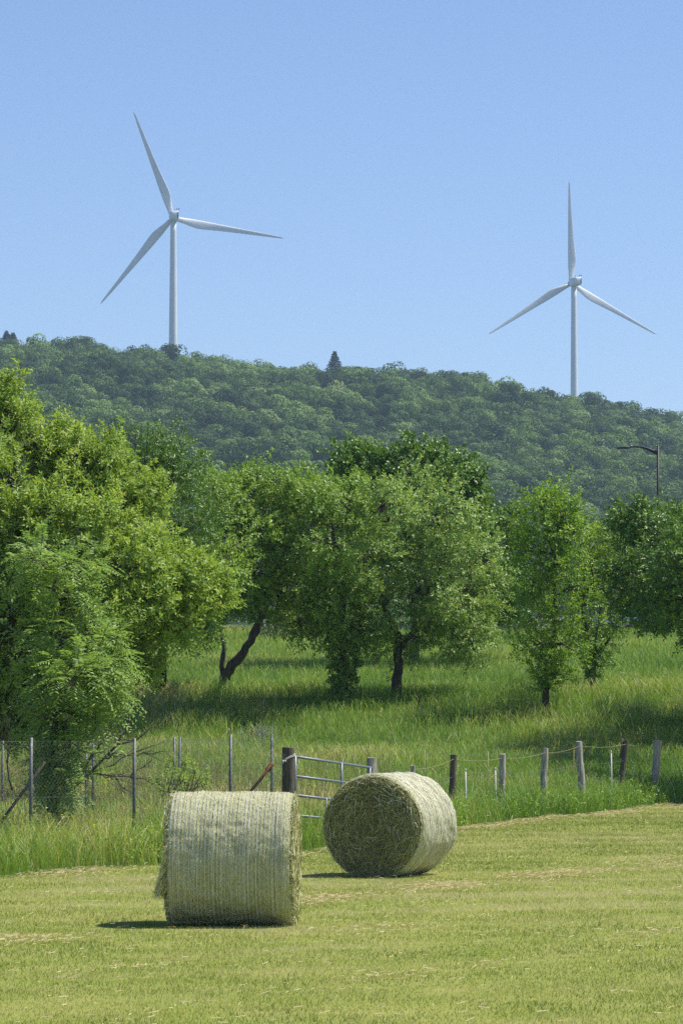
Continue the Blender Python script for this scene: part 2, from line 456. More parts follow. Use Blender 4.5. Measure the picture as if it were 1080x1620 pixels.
def tree(name, label, base, stem, lobes, leafmat, leaf_len=0.075, leaf_wid=0.45, clumps=14, sprig_n=14, leaf_n=9, sprig_len=0.28,
         clump_r=0.32, trunk_r=0.13, group=None, pinnate=False, cat='tree', r_in=0.35, up=0.25, bark='bark', stems=None, ivy=None, droop=0.0, shoots=9, shoot_len=1.0):
    """base: ground point; stem: points of the leaning trunk; lobes: (centre, (rx, ry, rz), weight)"""
    base = np.array(base, float)
    root = thing(name, label, cat, base, 0, group)
    tb = MB()
    clump_r *= 1.1
    stem = [np.array(s, float) for s in stem]
    pts = [base + np.array([0, 0, -0.25])] + stem
    ctrl = np.array(pts)
    # smooth the trunk
    tt = np.linspace(0, len(ctrl) - 1, 4 * len(ctrl))
    path = np.stack([np.interp(tt, np.arange(len(ctrl)), ctrl[:, k]) for k in range(3)], 1)
    path[1:-1] += rng.normal(0, trunk_r * 0.12, (len(path) - 2, 3)) * np.array([1, 1, 0.3])
    rr = np.interp(np.linspace(0, 1, len(path)), [0, 0.12, 1], [trunk_r * 1.35, trunk_r * 0.92, trunk_r * 0.38])
    tb.tube(path - base, rr, 9, True, 0.08)
    nodes = [path[i] for i in range(len(path) // 2, len(path))]
    for (a, b, r0) in (stems or []):
        q = bez(np.array(a, float), np.array(b, float), 7, 0.03, 0.02)
        tb.tube(q - base, np.linspace(r0, r0 * 0.5, 7), 7, True, 0.08)
        nodes += [q[i] for i in range(3, 7)]
    nodes = np.array(nodes)
    VV, FF, RR = [], [], []
    off = 0
    for (c, rad, w) in lobes:
        c = np.array(c, float); rad = np.array(rad, float)
        d = np.linalg.norm(nodes - c, axis=1) + 0.6 * np.clip(nodes[:, 2] - c[2], 0, None)
        st = nodes[np.argmin(d)]
        q = bez(st, c, 7, 0.05, 0.035)
        lr = trunk_r * 0.42
        tb.tube(q - base, np.linspace(lr, lr * 0.45, 7), 6, True, 0.05)
        k = max(4, int(clumps * w * 0.95))
        dv = unit(rng.normal(0, 1, (k, 3)))
        r = rng.uniform(r_in, 1.12, k) ** 0.6
        lump = 1 + 0.22 * np.sin(dv[:, 0] * 5 + c[0] * 3) * np.cos(dv[:, 2] * 4 + c[2])
        cc = c + dv * rad * (r * lump)[:, None]
        cc[:, 2] -= droop * np.linalg.norm((cc - c)[:, :2], axis=1)
        for j in range(k):
            s0 = q[rng.integers(3, 7)]
            qq = bez(s0, cc[j], 5, 0.04, 0.05)
            tb.tube(qq - base, np.linspace(lr * 0.34, 0.006, 5), 4, False)
        # sprigs per clump
        m = int(sprig_n * 1.5)
        cl = np.repeat(cc, m, 0)
        g = rng.normal(0, 1, (k * m, 3))
        g = unit(g) * (rng.uniform(0.15, 1.0, (k * m, 1)) ** 0.5)
        crr = clump_r * np.repeat(rng.uniform(0.6, 1.3, k), m)[:, None]
        p = cl + g * crr * np.array([1.15, 1.15, 0.8])
        u = unit(0.7 * g + 0.7 * unit(p - c) + np.array([0, 0, up]) + rng.normal(0, 0.3, (k * m, 3)))
        if droop: u = unit(u + np.array([0, 0, -droop * 1.3]))
        tone = np.clip(np.repeat(rng.uniform(0.1, 0.9, k), m) * 0.5 + rng.uniform(0, 0.5, k * m), 0, 1)
        sl = sprig_len * rng.uniform(0.6, 1.35, k * m)
        if shoots:
            ks = int(shoots * w); dv2 = unit(rng.normal(0, 1, (ks, 3)) + np.array([0, 0, 0.6 - droop * 4]))
            s0_ = c + dv2 * rad * 0.85
            du = unit(dv2 + np.array([0, 0, 0.9 - droop * 8]) + rng.normal(0, 0.25, (ks, 3)))
            Ls = rng.uniform(0.3, 0.8, ks) * shoot_len
            for j in range(ks): tb.tube(np.array([s0_[j] - du[j] * 0.3, s0_[j] + du[j] * Ls[j] * 0.5, s0_[j] + du[j] * Ls[j]]) - base, [0.009, 0.006, 0.003], 3, False)
            nq = 6
            tq = np.tile((np.arange(nq) + 0.3) / nq, ks)
            pp = np.repeat(s0_, nq, 0) + np.repeat(du * Ls[:, None], nq, 0) * tq[:, None]
            uu = unit(np.repeat(du, nq, 0) + rng.normal(0, 0.6, (ks * nq, 3)))
            p = np.vstack([p, pp]); u = np.vstack([u, uu]); sl = np.concatenate([sl, sprig_len * rng.uniform(0.5, 0.9, ks * nq)])
            tone = np.concatenate([tone, np.clip(rng.uniform(0.35, 1.0, ks * nq), 0, 1)])
        ow = unit(0.8 * g + 0.6 * unit((np.repeat(cc, m, 0) - c) / rad))
        if shoots: ow = np.vstack([ow, unit(0.6 * np.repeat(dv2, nq, 0) + rng.normal(0, 0.5, (ks * nq, 3)))])
        V, F, R = sprigs(p, u, leaf_n, sl, leaf_len, leaf_wid, tone, pinnate=pinnate, outw=ow)
        VV.append(V - base); FF.append(F + off); RR.append(R); off += len(V)
    if ivy is not None:                       # leaves hugging the trunk
        kk, rad_, z0, z1 = ivy
        f = rng.uniform(0, 1, kk)
        zz = base[2] + z0 + (z1 - z0) * f
        cx = np.interp(zz, path[:, 2], path[:, 0]); cy = np.interp(zz, path[:, 2], path[:, 1])
        an = rng.uniform(0, 2 * PI, kk)
        rr_ = rad_ * rng.uniform(0.25, 1.0, kk) * (0.45 + 0.75 * np.abs(np.sin(zz * 3.1)) * 0.6 + 0.3 * f)
        p = np.stack([cx + np.cos(an) * rr_, cy + np.sin(an) * rr_, zz], 1)
        u = unit(np.stack([np.cos(an), np.sin(an), rng.uniform(-0.6, 0.5, kk)], 1))
        V, F, R = sprigs(p, u, 6, np.full(kk, 0.16), leaf_len, leaf_wid * 1.3, rng.uniform(0, 0.6, kk))
        VV.append(V - base); FF.append(F + off); RR.append(R); off += len(V)
    tb.build('trunk', M[bark], root, True)
    mesh_np('crown', np.vstack(VV), [np.vstack(FF)], M[leafmat], root, {'rnd': np.concatenate(RR)})
    return root

def lob(Y, items, depth=1.15):
    """(px, py, rx_px, rz_px[, dy, w]) in the photograph at distance Y -> metric lobes"""
    out = []
    for it in items:
        px, py, rx, rz = it[:4]
        dy = it[4] if len(it) > 4 else rng.uniform(-4.6, 1.2) * max(0.45, min(1.0, (Y - 52) / 45))
        w = it[5] if len(it) > 5 else 1.0
        k = FPX / Y
        out.append((P(px, py, Y + dy), (rx / k, max(rx, rz) / k * depth, rz / k), w))
    return out

# ---- the orchard trees
Y = 66.0
b = at(72, Y)
b = at(72, Y)
tree('plum_tree', 'large bright yellow-green tree filling the left edge, tallest of the near trees', b,
     [P(66, 1150, Y), P(45, 1040, Y), P(40, 940, Y)],
     lob(Y, [(-70, 730, 75, 90), (5, 675, 42, 48, 0, 0.8), (35, 775, 70, 70, -0.4), (108, 740, 48, 48, 0.2, 1.0), (165, 725, 28, 32, 0.4, 0.5), (-80, 860, 90, 100), (50, 870, 80, 75, -1.0, 1.1), (150, 860, 66, 64, -0.8, 1.1),
             (225, 880, 50, 42, -0.2, 0.9), (285, 925, 44, 36, -0.3, 0.8), (330, 940, 26, 28, 0.2, 0.5), (225, 955, 62, 46, -0.6, 1.0), (285, 985, 34, 26, 0, 0.5), (130, 960, 80, 62, -1.2, 1.0), (20, 980, 75, 70, -1.0, 1.0),
             (-80, 1010, 90, 90), (60, 1060, 75, 50, 0.2, 0.8), (185, 1025, 52, 34, 0.3, 0.8), (15, 1110, 60, 50, 0.4, 0.6), (215, 795, 36, 34, 0.8, 0.6), (165, 790, 40, 34, 0.4, 0.6), (-60, 1120, 60, 60, 0, 0.6), (85, 715, 34, 30, 0.3, 0.5), (60, 830, 60, 50, -1.2),
             (190, 905, 56, 40, -1.2), (110, 1100, 60, 40, 0.8, 0.6), (-15, 620, 34, 34, 0, 0.6), (220, 1060, 30, 24, 0.2, 0.4), (10, 1150, 46, 30, 0.2, 0.6), (150, 1085, 46, 26, 0.8, 0.5)]),
     'leaf_bright', leaf_len=0.098, leaf_wid=0.42, clumps=24, sprig_n=17, leaf_n=10, sprig_len=0.25, clump_r=0.19, trunk_r=0.17, up=0.5, shoots=16, shoot_len=0.75,
     stems=[(P(5, 1060, Y), P(190, 900, Y), 0.08), (P(10, 1000, Y), P(-60, 850, Y), 0.08), (P(20, 950, Y), P(90, 760, Y), 0.07)])
# ash sapling in front of it
Y = 54.3
tree('ash_tree', 'slender ash with feathery blue-green leaves drooping over the wire fence', at(82, Y),
     [P(84, 1180, Y), P(90, 1080, Y), P(100, 960, Y)],
     lob(Y, [(70, 885, 34, 24, 0, 0.8), (118, 895, 34, 26, 0, 0.8), (100, 940, 46, 34, 0, 0.8), (75, 1000, 42, 34, 0, 0.8), (145, 1005, 40, 36), (162, 1050, 32, 28, 0, 0.8), (125, 1070, 46, 32), (75, 1075, 34, 32, -0.3, 0.8), (168, 1090, 26, 26, 0, 0.6), (90, 1140, 38, 28, 0, 0.8), (140, 1140, 34, 24, 0, 0.6),
             (110, 1185, 32, 20, -0.3, 0.7), (85, 1215, 22, 16, -0.3, 0.5), (112, 1235, 22, 12, -0.4, 0.4)]),
     'leaf_ash', leaf_len=0.088, leaf_wid=0.32, clumps=9, sprig_n=12, leaf_n=13, sprig_len=0.30, clump_r=0.22, trunk_r=0.09, pinnate=True, up=-0.15, shoots=5, shoot_len=0.6,
     ivy=(110, 0.14, 0.1, 1.3))
# dark tree behind the bright one
Y = 100.0
tree('pear_tree', 'dark green tree rising just right of the bright one, trunk in shade', hit(255, 1088),
     [P(257, 1040, Y), P(262, 960, Y), P(255, 860, Y)],
     lob(Y, [(225, 730, 42, 42), (268, 745, 38, 48), (240, 800, 60, 50), (290, 830, 50, 50), (200, 880, 60, 60), (280, 910, 50, 50), (240, 980, 55, 45), (150, 930, 60, 60), (300, 1000, 30, 24, 0, 0.5)]),
     'leaf_dark', leaf_len=0.10, clumps=20, sprig_n=15, leaf_n=9, clump_r=0.34, trunk_r=0.17)
# leaning tree
Y = 104.0
b = hit(353, 1094)
tree('apple_tree', 'mid green apple tree on a dark trunk leaning right, left of the centre', b,
     [P(356, 1068, b[1]), P(385, 1030, b[1]), P(412, 990, b[1])],
     lob(Y, [(345, 790, 48, 42), (400, 785, 52, 42), (365, 850, 62, 48), (440, 830, 52, 48), (405, 900, 62, 48), (340, 900, 42, 42), (460, 900, 48, 50), (370, 945, 44, 26, 0, 0.7), (440, 945, 42, 26, 0.5, 0.6), (325, 975, 22, 22, 0, 0.4), (480, 800, 40, 40, 0.5)]),
     'leaf_mid', leaf_len=0.118, clumps=17, sprig_n=15, leaf_n=9, clump_r=0.34, trunk_r=0.21, r_in=0.25,
     stems=[(P(354, 1070, b[1]), P(350, 985, b[1]), 0.09), (P(395, 1018, b[1]), P(440, 930, b[1]), 0.09), (P(412, 990, b[1]), P(380, 880, b[1]), 0.09)])
# ivy-clad trunk
b = hit(543, 1112); Y = b[1]
tree('ivy_covered_tree', 'tree with a straight trunk clothed in ivy down to the grass', b,
     [P(543, 1050, Y), P(540, 980, Y), P(545, 880, Y)],
     lob(Y, [(500, 925, 44, 34, -1.2), (545, 920, 30, 36, -1.3), (520, 960, 55, 40, -0.6), (520, 850, 55, 50), (485, 800, 50, 42), (545, 800, 50, 40), (465, 870, 45, 45), (500, 1000, 45, 30, 0, 0.8), (560, 1000, 32, 26, 0, 0.6), (470, 975, 34, 26, 0, 0.6)]),
     'leaf_mid', leaf_len=0.118, clumps=14, sprig_n=13, leaf_n=9, clump_r=0.33, trunk_r=0.15, ivy=(520, 0.42, 0.1, 2.2),
     stems=[(P(541, 1000, Y), P(480, 1005, Y), 0.045)])
# middle tree
b = hit(623, 1104); Y = b[1]
tree('apple_tree', 'broad grey-green apple tree with a curved dark trunk, right of the ivy-covered trunk', b,
     [P(630, 1050, Y), P(630, 1010, Y), P(608, 960, Y), P(590, 880, Y)],
     lob(Y, [(600, 810, 55, 42), (655, 800, 58, 44), (705, 820, 46, 42), (625, 870, 68, 48, -0.8), (700, 880, 60, 50, -0.8), (750, 890, 42, 55), (575, 880, 38, 46), (660, 940, 66, 42, -1.0), (735, 960, 48, 42, -0.8), (768, 940, 28, 40, 0, 0.7),
             (600, 950, 42, 40, -0.6), (740, 1012, 28, 32, -0.8, 0.7), (625, 1010, 40, 26, 0, 0.6), (690, 990, 36, 24, 0, 0.6), (580, 1000, 30, 28, 0, 0.5)]),
     'leaf_grey', leaf_len=0.112, clumps=16, sprig_n=14, leaf_n=9, clump_r=0.32, trunk_r=0.15, droop=0.12, r_in=0.3,
     stems=[(P(632, 1030, Y), P(690, 930, Y), 0.08), (P(610, 965, Y), P(640, 860, Y), 0.07)])
# tall maple behind
Y = 124.0
tree('maple_tree', 'tall dark maple rising behind the grey-green tree, highest crown near the centre', at(655, Y),
     [P(655, 1000, Y), P(655, 900, Y), P(650, 820, Y)],
     lob(Y, [(590, 745, 36, 24), (650, 740, 46, 28), (700, 750, 44, 32), (555, 770, 34, 24, 0, 0.7), (620, 775, 62, 38), (700, 790, 60, 44), (745, 805, 36, 46), (535, 735, 14, 18, 0, 0.35), (590, 800, 50, 50), (790, 860, 40, 60), (740, 880, 62, 60), (660, 860, 80, 60),
             (800, 940, 36, 45), (720, 960, 60, 42), (560, 880, 60, 60)]),
     'leaf_dark', leaf_len=0.15, leaf_wid=0.75, clumps=18, sprig_n=15, leaf_n=8, clump_r=0.38, sprig_len=0.35, trunk_r=0.2, up=0.4)
# slim tree right
b = hit(866, 1134); Y = b[1]
tree('plum_tree', 'slim sparse lime-green tree standing alone right of the centre, trunk slightly bent', b,
     [P(862, 1092, Y), P(872, 1060, Y), P(878, 980, Y), P(876, 880, Y)],
     lob(Y, [(852, 800, 20, 26, 0, 0.7), (885, 805, 22, 24, 0, 0.7), (868, 838, 42, 30, 0, 0.9), (905, 850, 28, 26, 0, 0.7), (835, 870, 24, 28, 0, 0.6), (880, 890, 46, 34, 0, 0.9), (848, 925, 36, 32, 0, 0.7), (905, 930, 32, 30, 0, 0.7), (872, 975, 42, 34, 0, 0.8),
             (850, 1020, 26, 26, 0, 0.6), (892, 1020, 30, 26, 0, 0.7), (872, 1060, 28, 20, 0, 0.6)]),
     'leaf_lime', leaf_len=0.105, clumps=17, sprig_n=8, leaf_n=8, clump_r=0.24, trunk_r=0.11, up=0.5, ivy=(150, 0.3, 0.7, 1.7))
# its neighbour
b = hit(938, 1096); Y = b[1]
tree('apple_tree', 'open-branched apple tree just right of the slim lime-green tree', b,
     [P(936, 1050, Y), P(925, 1000, Y), P(920, 930, Y)],
     lob(Y, [(930, 880, 36, 28), (975, 860, 34, 30), (950, 920, 44, 34), (915, 960, 30, 34, 0, 0.6), (985, 930, 38, 40), (930, 1005, 28, 24, 0, 0.5), (968, 985, 26, 20, 0, 0.4), (945, 1050, 18, 20, 0, 0.35)]),
     'leaf_mid', leaf_len=0.115, clumps=21, sprig_n=10, leaf_n=8, clump_r=0.3, trunk_r=0.12, ivy=(70, 0.22, 0.4, 1.4),
     stems=[(P(936, 1050, Y), P(985, 975, Y), 0.05), (P(934, 1040, Y), P(905, 975, Y), 0.04), (P(936, 1045, Y), P(950, 960, Y), 0.045)])
# right edge
Y = 97.0
b = at(1105, Y)
tree('walnut_tree', 'dark spreading tree with broad glossy leaves at the right edge', b,
     [P(1103, 1050, Y), P(1098, 980, Y), P(1090, 900, Y)],
     lob(Y, [(1012, 835, 34, 28, -1.3, 1.0), (1062, 850, 40, 30, 0, 1.0), (1040, 900, 55, 40, -2.5), (1000, 930, 36, 40, 1.4), (1070, 950, 50, 40, -3.8), (1060, 930, 50, 40, 2.5), (1090, 900, 50, 50, -5.0), (1110, 850, 50, 50), (1130, 920, 60, 50), (1160, 860, 60, 60), (1110, 985, 50, 24, 0, 0.8), (1045, 975, 34, 18, 0, 0.7), (1180, 960, 60, 50)]),
     'leaf_dark', leaf_len=0.13, leaf_wid=0.5, clumps=18, sprig_n=15, leaf_n=8, clump_r=0.34, trunk_r=0.18)
Y = 87.0
tree('walnut_tree', 'broad tree beyond the right edge whose shade darkens the meadow', at(1215, Y),
     [P(1215, 1080, Y), P(1210, 980, Y), P(1205, 900, Y)],
     lob(Y, [(1130, 860, 30, 40, 1), (1190, 840, 70, 60), (1260, 880, 70, 60), (1190, 950, 70, 60, -1), (1250, 980, 70, 50), (1150, 960, 40, 45, -0.5), (1215, 920, 80, 70, -1.5), (1290, 950, 60, 60), (1180, 900, 60, 60, -2.6), (1250, 920, 70, 60, -2.8)]),
     'leaf_mid', leaf_len=0.13, leaf_wid=0.5, clumps=20, sprig_n=15, leaf_n=8, clump_r=0.4, trunk_r=0.18)
Y = 103.0
tree('walnut_tree', 'tree between the other two broad trees at the right', at(1190, Y),
     [P(1190, 1080, Y), P(1190, 980, Y), P(1190, 900, Y)],
     lob(Y, [(1130, 860, 30, 40, 1), (1190, 840, 70, 60), (1260, 880, 70, 60), (1190, 950, 70, 60, -1), (1250, 980, 70, 50), (1150, 960, 40, 45, -0.5), (1215, 920, 80, 70, -1.5), (1290, 950, 60, 60), (1180, 900, 60, 60, -2.6), (1250, 920, 70, 60, -2.8)]),
     'leaf_mid', leaf_len=0.13, leaf_wid=0.5, clumps=20, sprig_n=15, leaf_n=8, clump_r=0.4, trunk_r=0.18)
# willow scrub at the back of the meadow and the low bushes
Y = 146.0
for lx, ly, rx, rz, lbl, mt in [(455, 985, 34, 26, 'pale silvery willow bush at the far edge of the meadow', 'leaf_willow'),
                                (318, 985, 40, 30, 'low dark bush behind the left trunks at the top of the meadow', 'leaf_dark'),
                                (545, 985, 45, 30, 'rounded green bush half hidden behind the ivy-covered trunk', 'leaf_mid'),
                                (820, 955, 28, 34, 'small bush beside the stone wall at the meadow top', 'leaf_dark'),
                                (130, 985, 90, 40, 'wide dark bush behind the large bright tree', 'leaf_dark')]:
    tree('bush', lbl, at(lx, Y), [P(lx, ly + 20, Y)], lob(Y, [(lx - rx * 0.5, ly, rx * 0.6, rz), (lx + rx * 0.5, ly, rx * 0.6, rz), (lx, ly - rz * 0.4, rx * 0.6, rz)]),
         mt, leaf_len=0.11, clumps=12, sprig_n=10, leaf_n=7, clump_r=0.35, trunk_r=0.07, cat='bush', group=None)
# seedling by the wire fence
Y = 57.5
tree('shrub', 'young light green shrub behind the wire fence left of the nearer bale', at(285, Y), [P(285, 1262, Y)],
     lob(Y, [(272, 1238, 20, 14), (300, 1240, 20, 12), (284, 1222, 14, 12), (310, 1222, 10, 8, 0, 0.4)]), 'leaf_bright', leaf_len=0.06, clumps=7, sprig_n=3, leaf_n=7, clump_r=0.07, shoots=4, shoot_len=0.25, sprig_len=0.16, trunk_r=0.02, cat='shrub')

# ------------------------------------------------------------------ dead branches by the fence
db = MB()
Y = 57.0
def branch(a, b, r, depth=0):
    q = bez(np.array(a, float), np.array(b, float), 7, 0.02, 0.03)
    db.tube(q, np.linspace(r, r * 0.35, 7), 5, True)
    if depth < 2:
        L = np.linalg.norm(b - a)
        for _ in range(6 if depth == 0 else 4):
            s = q[rng.integers(1, 6)]
            e = s + (b - a) * rng.uniform(0.25, 0.5) + rng.normal(0, 0.17 * L, 3)
            branch(s, e, r * 0.45, depth + 1)
branch(P(90, 1260, Y), P(240, 1150, Y), 0.03)
branch(P(95, 1215, Y), P(215, 1235, Y), 0.022)
branch(P(110, 1250, Y), P(180, 1160, Y), 0.022)
branch(P(90, 1150, Y), P(230, 1090, Y), 0.018)
branch(P(20, 1250, Y), P(0, 1140, Y), 0.018)
tag(db.build('dead_branches', M['bark']), 'tangle of bare dark branches spreading right of the ash trunk', 'branches')

# ------------------------------------------------------------------ grass
def blades(name, base, h, w, lean, rnd, mat, seg3=True, az=None, kind='stuff', up_axis=None):
    n = len(base)
    az = rng.uniform(0, 2 * PI, n) if az is None else az
    la = rng.uniform(0, 2 * PI, n)
    s = np.stack([np.cos(az), np.sin(az), np.zeros(n)], 1) * w[:, None] * 0.5
    ld = np.stack([np.cos(la), np.sin(la), np.zeros(n)], 1) * (lean * h)[:, None]
    z = np.array([0, 0, 1.0])
    m1 = base + z * (h * 0.5)[:, None] + ld * 0.22
    m2 = base + z * (h * 0.85)[:, None] + ld * 0.62
    tip = base + z * (h * np.clip(1.0 - 0.25 * lean, 0.3, 1))[:, None] + ld * 1.0
    if seg3:
        V = np.stack([base - s, base + s, m1 + s * 0.9, m1 - s * 0.9, m2 + s * 0.55, m2 - s * 0.55, tip], 1).reshape(-1, 3)
        i = np.arange(n)[:, None] * 7
        F4 = np.concatenate([i + np.array([0, 1, 2, 3]), i + np.array([3, 2, 4, 5])], 0)
        F3 = i + np.array([5, 4, 6])
        return mesh_np(name, V, [F4, F3], mat, attrs={'rnd': np.repeat(rnd, 7)})
    V = np.stack([base - s, base + s, tip], 1).reshape(-1, 3)
    return mesh_np(name, V, [np.arange(n * 3).reshape(-1, 3)], mat, attrs={'rnd': np.repeat(rnd, 3)})

def scatter(n, y0, y1, power=1.0, half=0.15):
    """points in the wedge the camera looks into, density ~ d**-power"""
    e = 2 - power
    u = rng.uniform(0, 1, n)
    d = (y0 ** e + u * (y1 ** e - y0 ** e)) ** (1 / e)
    x = rng.uniform(-half, half, n) * d
    x = x + rng.normal(0, 0.2, n)
    return x, d

# short grass on the mown field
x, y = scatter(700000, 20, 92, 1.3)
keep = y < edge_y(x) + 0.35 * vnoise(x, y, 0.7, 3)
x, y = x[keep], y[keep]
patch = 0.5 + 0.34 * vnoise(x, y * 0.4, 2.2, 4) + 0.22 * vnoise(x, y, 0.5, 7)
rows = 0.22 * np.sin((y - 0.5 * x) * 2.1 + vnoise(x, y, 4, 8) * 1.5)
rnd = np.clip(0.5 + (patch - 0.5) * 1.0 + rows + 0.2 * vnoise(x * 0.5, y, 7, 44) + rng.normal(0.0, 0.17, len(x)), 0, 1)
h = rng.uniform(0.018, 0.042, len(x)) * (1 + 0.35 * vnoise(x, y, 0.6, 9)) * (1 + (y - 25) / 120)
w = rng.uniform(0.003, 0.0065, len(x)) * (1 + (y - 25) / 60)
tag(blades('short_grass', np.stack([x, y, gz(x, y) - 0.005], 1), h, w, rng.uniform(0.1, 1.0, len(x)), rnd, M['grass_short'], seg3=False), 'short yellow-green grass of the mown field', 'grass', kind='stuff')

# tall meadow grass
x, y = scatter(740000, 44, 160, 1.1)
e = edge_y(x) + 0.35 * vnoise(x, y, 0.5, 11)
keep = (y > e) & (y < 157)
x, y, e = x[keep], y[keep], e[keep]
front = np.clip(1 - (y - e) / 9.0, 0, 1)
clump = 0.5 + 0.5 * vnoise(x, y, 0.55, 12)
big = vnoise(x, y * 0.6, 5.0, 13)
keep = rng.uniform(0, 1, len(x)) < 0.45 + 0.55 * clump
x, y, e, front, clump, big = [a[keep] for a in (x, y, e, front, clump, big)]
h = (0.30 + 0.26 * clump + 0.07 * big + 0.12 * front) * rng.uniform(0.6, 1.25, len(x)) * np.clip(0.5 + (y - e) / 0.9, 0.5, 1.0)
w = rng.uniform(0.005, 0.011, len(x)) * (1 + np.clip(y - 60, 0, 100) / 110)
dry = np.clip(0.10 * np.exp(-((y - 66) / 9.0) ** 2) * (x < 1.5) + 0.07 * np.clip(vnoise(x, y, 3, 14), 0, 1), 0, 1)
rnd = np.clip(0.46 + 0.22 * big + 0.22 * vnoise(x, y, 1.4, 15) - 0.22 * front + dry * 2.4 + rng.normal(0, 0.14, len(x)) + 0.5 * (rng.uniform(0, 1, len(x)) < 0.025), 0, 1)
tag(blades('tall_grass', np.stack([x, y, gz(x, y) - 0.02], 1), h, w, rng.uniform(0.1, 1.0, len(x)), rnd, M['grass_tall']), 'tall unmown meadow grass rising from the fence to the orchard', 'grass', kind='stuff')

# leafy weeds of the verge
def weeds():
    n = 1100
    x = rng.uniform(-8, 13, n); y = edge_y(x) + np.abs(rng.normal(0.5, 1.3, n)) + 0.1
    k = vnoise(x, y, 1.3, 50) > rng.uniform(-0.5, 0.5, n)
    x, y = x[k], y[k]; n = len(x)
    hh = rng.uniform(0.18, 0.5, n)
    base = np.stack([x, y, gz(x, y)], 1)
    st = 7
    f = np.tile((np.arange(st) + 1) / st, n)
    p = np.repeat(base, st, 0) + np.array([0, 0, 1.0]) * (np.repeat(hh, st) * f)[:, None] + rng.normal(0, 0.02, (n * st, 3))
    u = unit(rng.normal(0, 0.8, (n * st, 3)) + np.array([0, 0, 0.7]))
    V, F, R = sprigs(p, u, 5, np.full(n * st, 0.10), 0.06, 0.5, np.clip(np.repeat(rng.uniform(0, 1, n), st), 0, 1), upbias=0.7)
    o = mesh_np('weeds', V, [F], M['leaf_mid'], attrs={'rnd': R})
    tag(o, 'leafy green weeds along the edge of the mown field', 'weeds', kind='stuff')
weeds()

# seed heads above the grass
def seed_heads(n):
    x, y = scatter(n, 46, 130, 1.2)
    e = edge_y(x)
    wgt = np.exp(-((y - 68) / 12.0) ** 2) * (0.35 + 0.65 * (x < 1.0)) + 0.16
    keep = (y > e + 0.8) & (rng.uniform(0, 1, n) < wgt) & (vnoise(x, y, 1.2, 16) > -0.4)
    x, y = x[keep], y[keep]; n = len(x)
    base = np.stack([x, y, gz(x, y)], 1)
    hh = rng.uniform(0.5, 0.85, n)
    la = rng.uniform(0, 2 * PI, n); ln = rng.uniform(0.05, 0.25, n)
    top = base + np.stack([np.cos(la) * ln * hh, np.sin(la) * ln * hh, hh], 1)
    s = np.array([0.0022, 0, 0])
    V1 = np.stack([base - s, base + s, top + s * 0.6, top - s * 0.6], 1).reshape(-1, 3)
    F1 = np.arange(n * 4).reshape(-1, 4)
    k = 7
    q = rng.uniform(-1, 1, (n, k, 3)) * np.array([0.018, 0.018, 0.055])
    c = top[:, None, :] + q - np.array([0, 0, 0.04])
    a = unit(rng.normal(0, 1, (n, k, 3)) + np.array([0, 0, 1.2])) * 0.028
    b_ = unit(rng.normal(0, 1, (n, k, 3))) * 0.007
    V2 = np.stack([c - b_, c + b_, c + a], 2).reshape(-1, 3)
    F2 = np.arange(len(V2)).reshape(-1, 3) + len(V1)
    r = rng.uniform(0, 1, n)
    o = mesh_np('seed_heads', np.vstack([V1, V2]), [F1, F2], M['seed'], attrs={'rnd': np.concatenate([np.repeat(r, 4), np.repeat(r, k * 3)])})
    tag(o, 'tan seed heads standing above the meadow grass', 'seed heads', kind='stuff')
seed_heads(30000)

# dry clippings along the edge of the cut and in a swath across the field
def clippings():
    n = 28000
    x = rng.uniform(-9, 11, n)
    y = edge_y(x) - np.abs(rng.normal(0.0, 1.2, n)) + 0.15
    k = (vnoise(x, y, 1.1, 20) + 0.35 * (x > 1.5) > rng.uniform(-0.5, 0.9, n))
    x1, y1 = x[k], y[k]
    n2 = 30000
    x = rng.uniform(-4.5, 9, n2); y = np.interp(x, [-4.5, 0, 3, 9], [30, 42.5, 49, 61]) + rng.normal(0, 0.8, n2)
    k = vnoise(x, y * 0.6, 0.8, 21) > rng.uniform(-0.3, 1.2, n2)
    x2, y2 = x[k], y[k]
    for off_, m_ in ((-7.0, 9000), (-13.5, 7000), (9.0, 9000)):
        xa = rng.uniform(-5, 9, m_); ya = np.interp(xa, [-4.5, 0, 3, 9], [30, 42.5, 49, 61]) + off_ + rng.normal(0, 0.5, m_) + 0.6 * vnoise(xa, 0 * xa, 2.0, 81)
        ka = (vnoise(xa, ya * 0.6, 0.9, 22) > rng.uniform(-0.1, 1.2, m_)) & (ya < edge_y(xa))
        x2 = np.concatenate([x2, xa[ka]]); y2 = np.concatenate([y2, ya[ka]])
    x3, y3 = scatter(9000, 22, 80, 0.6)
    k = y3 < edge_y(x3); x3, y3 = x3[k], y3[k]
    x = np.concatenate([x1, x2, x3]); y = np.concatenate([y1, y2, y3]); n = len(x)
    a = rng.uniform(0, 2 * PI, n); L = rng.uniform(0.02, 0.085, n)
    d = np.stack([np.cos(a), np.sin(a), rng.uniform(-0.15, 0.3, n)], 1) * L[:, None] * 0.5
    w = np.stack([-np.sin(a), np.cos(a), np.full(n, 0.9)], 1) * rng.uniform(0.001, 0.0025, n)[:, None]
    c = np.stack([x, y, gz(x, y) + rng.uniform(0.02, 0.06, n)], 1)
    V = np.stack([c - d - w, c + d - w, c + d + w, c - d + w], 1).reshape(-1, 3)
    o = mesh_np('grass_clippings', V, [np.arange(n * 4).reshape(-1, 4)], M['straw'], attrs={'rnd': np.repeat(rng.uniform(0, 1, n), 4)})
    tag(o, 'dry pale clippings scattered over the mown field', 'clippings', kind='stuff')
clippings()

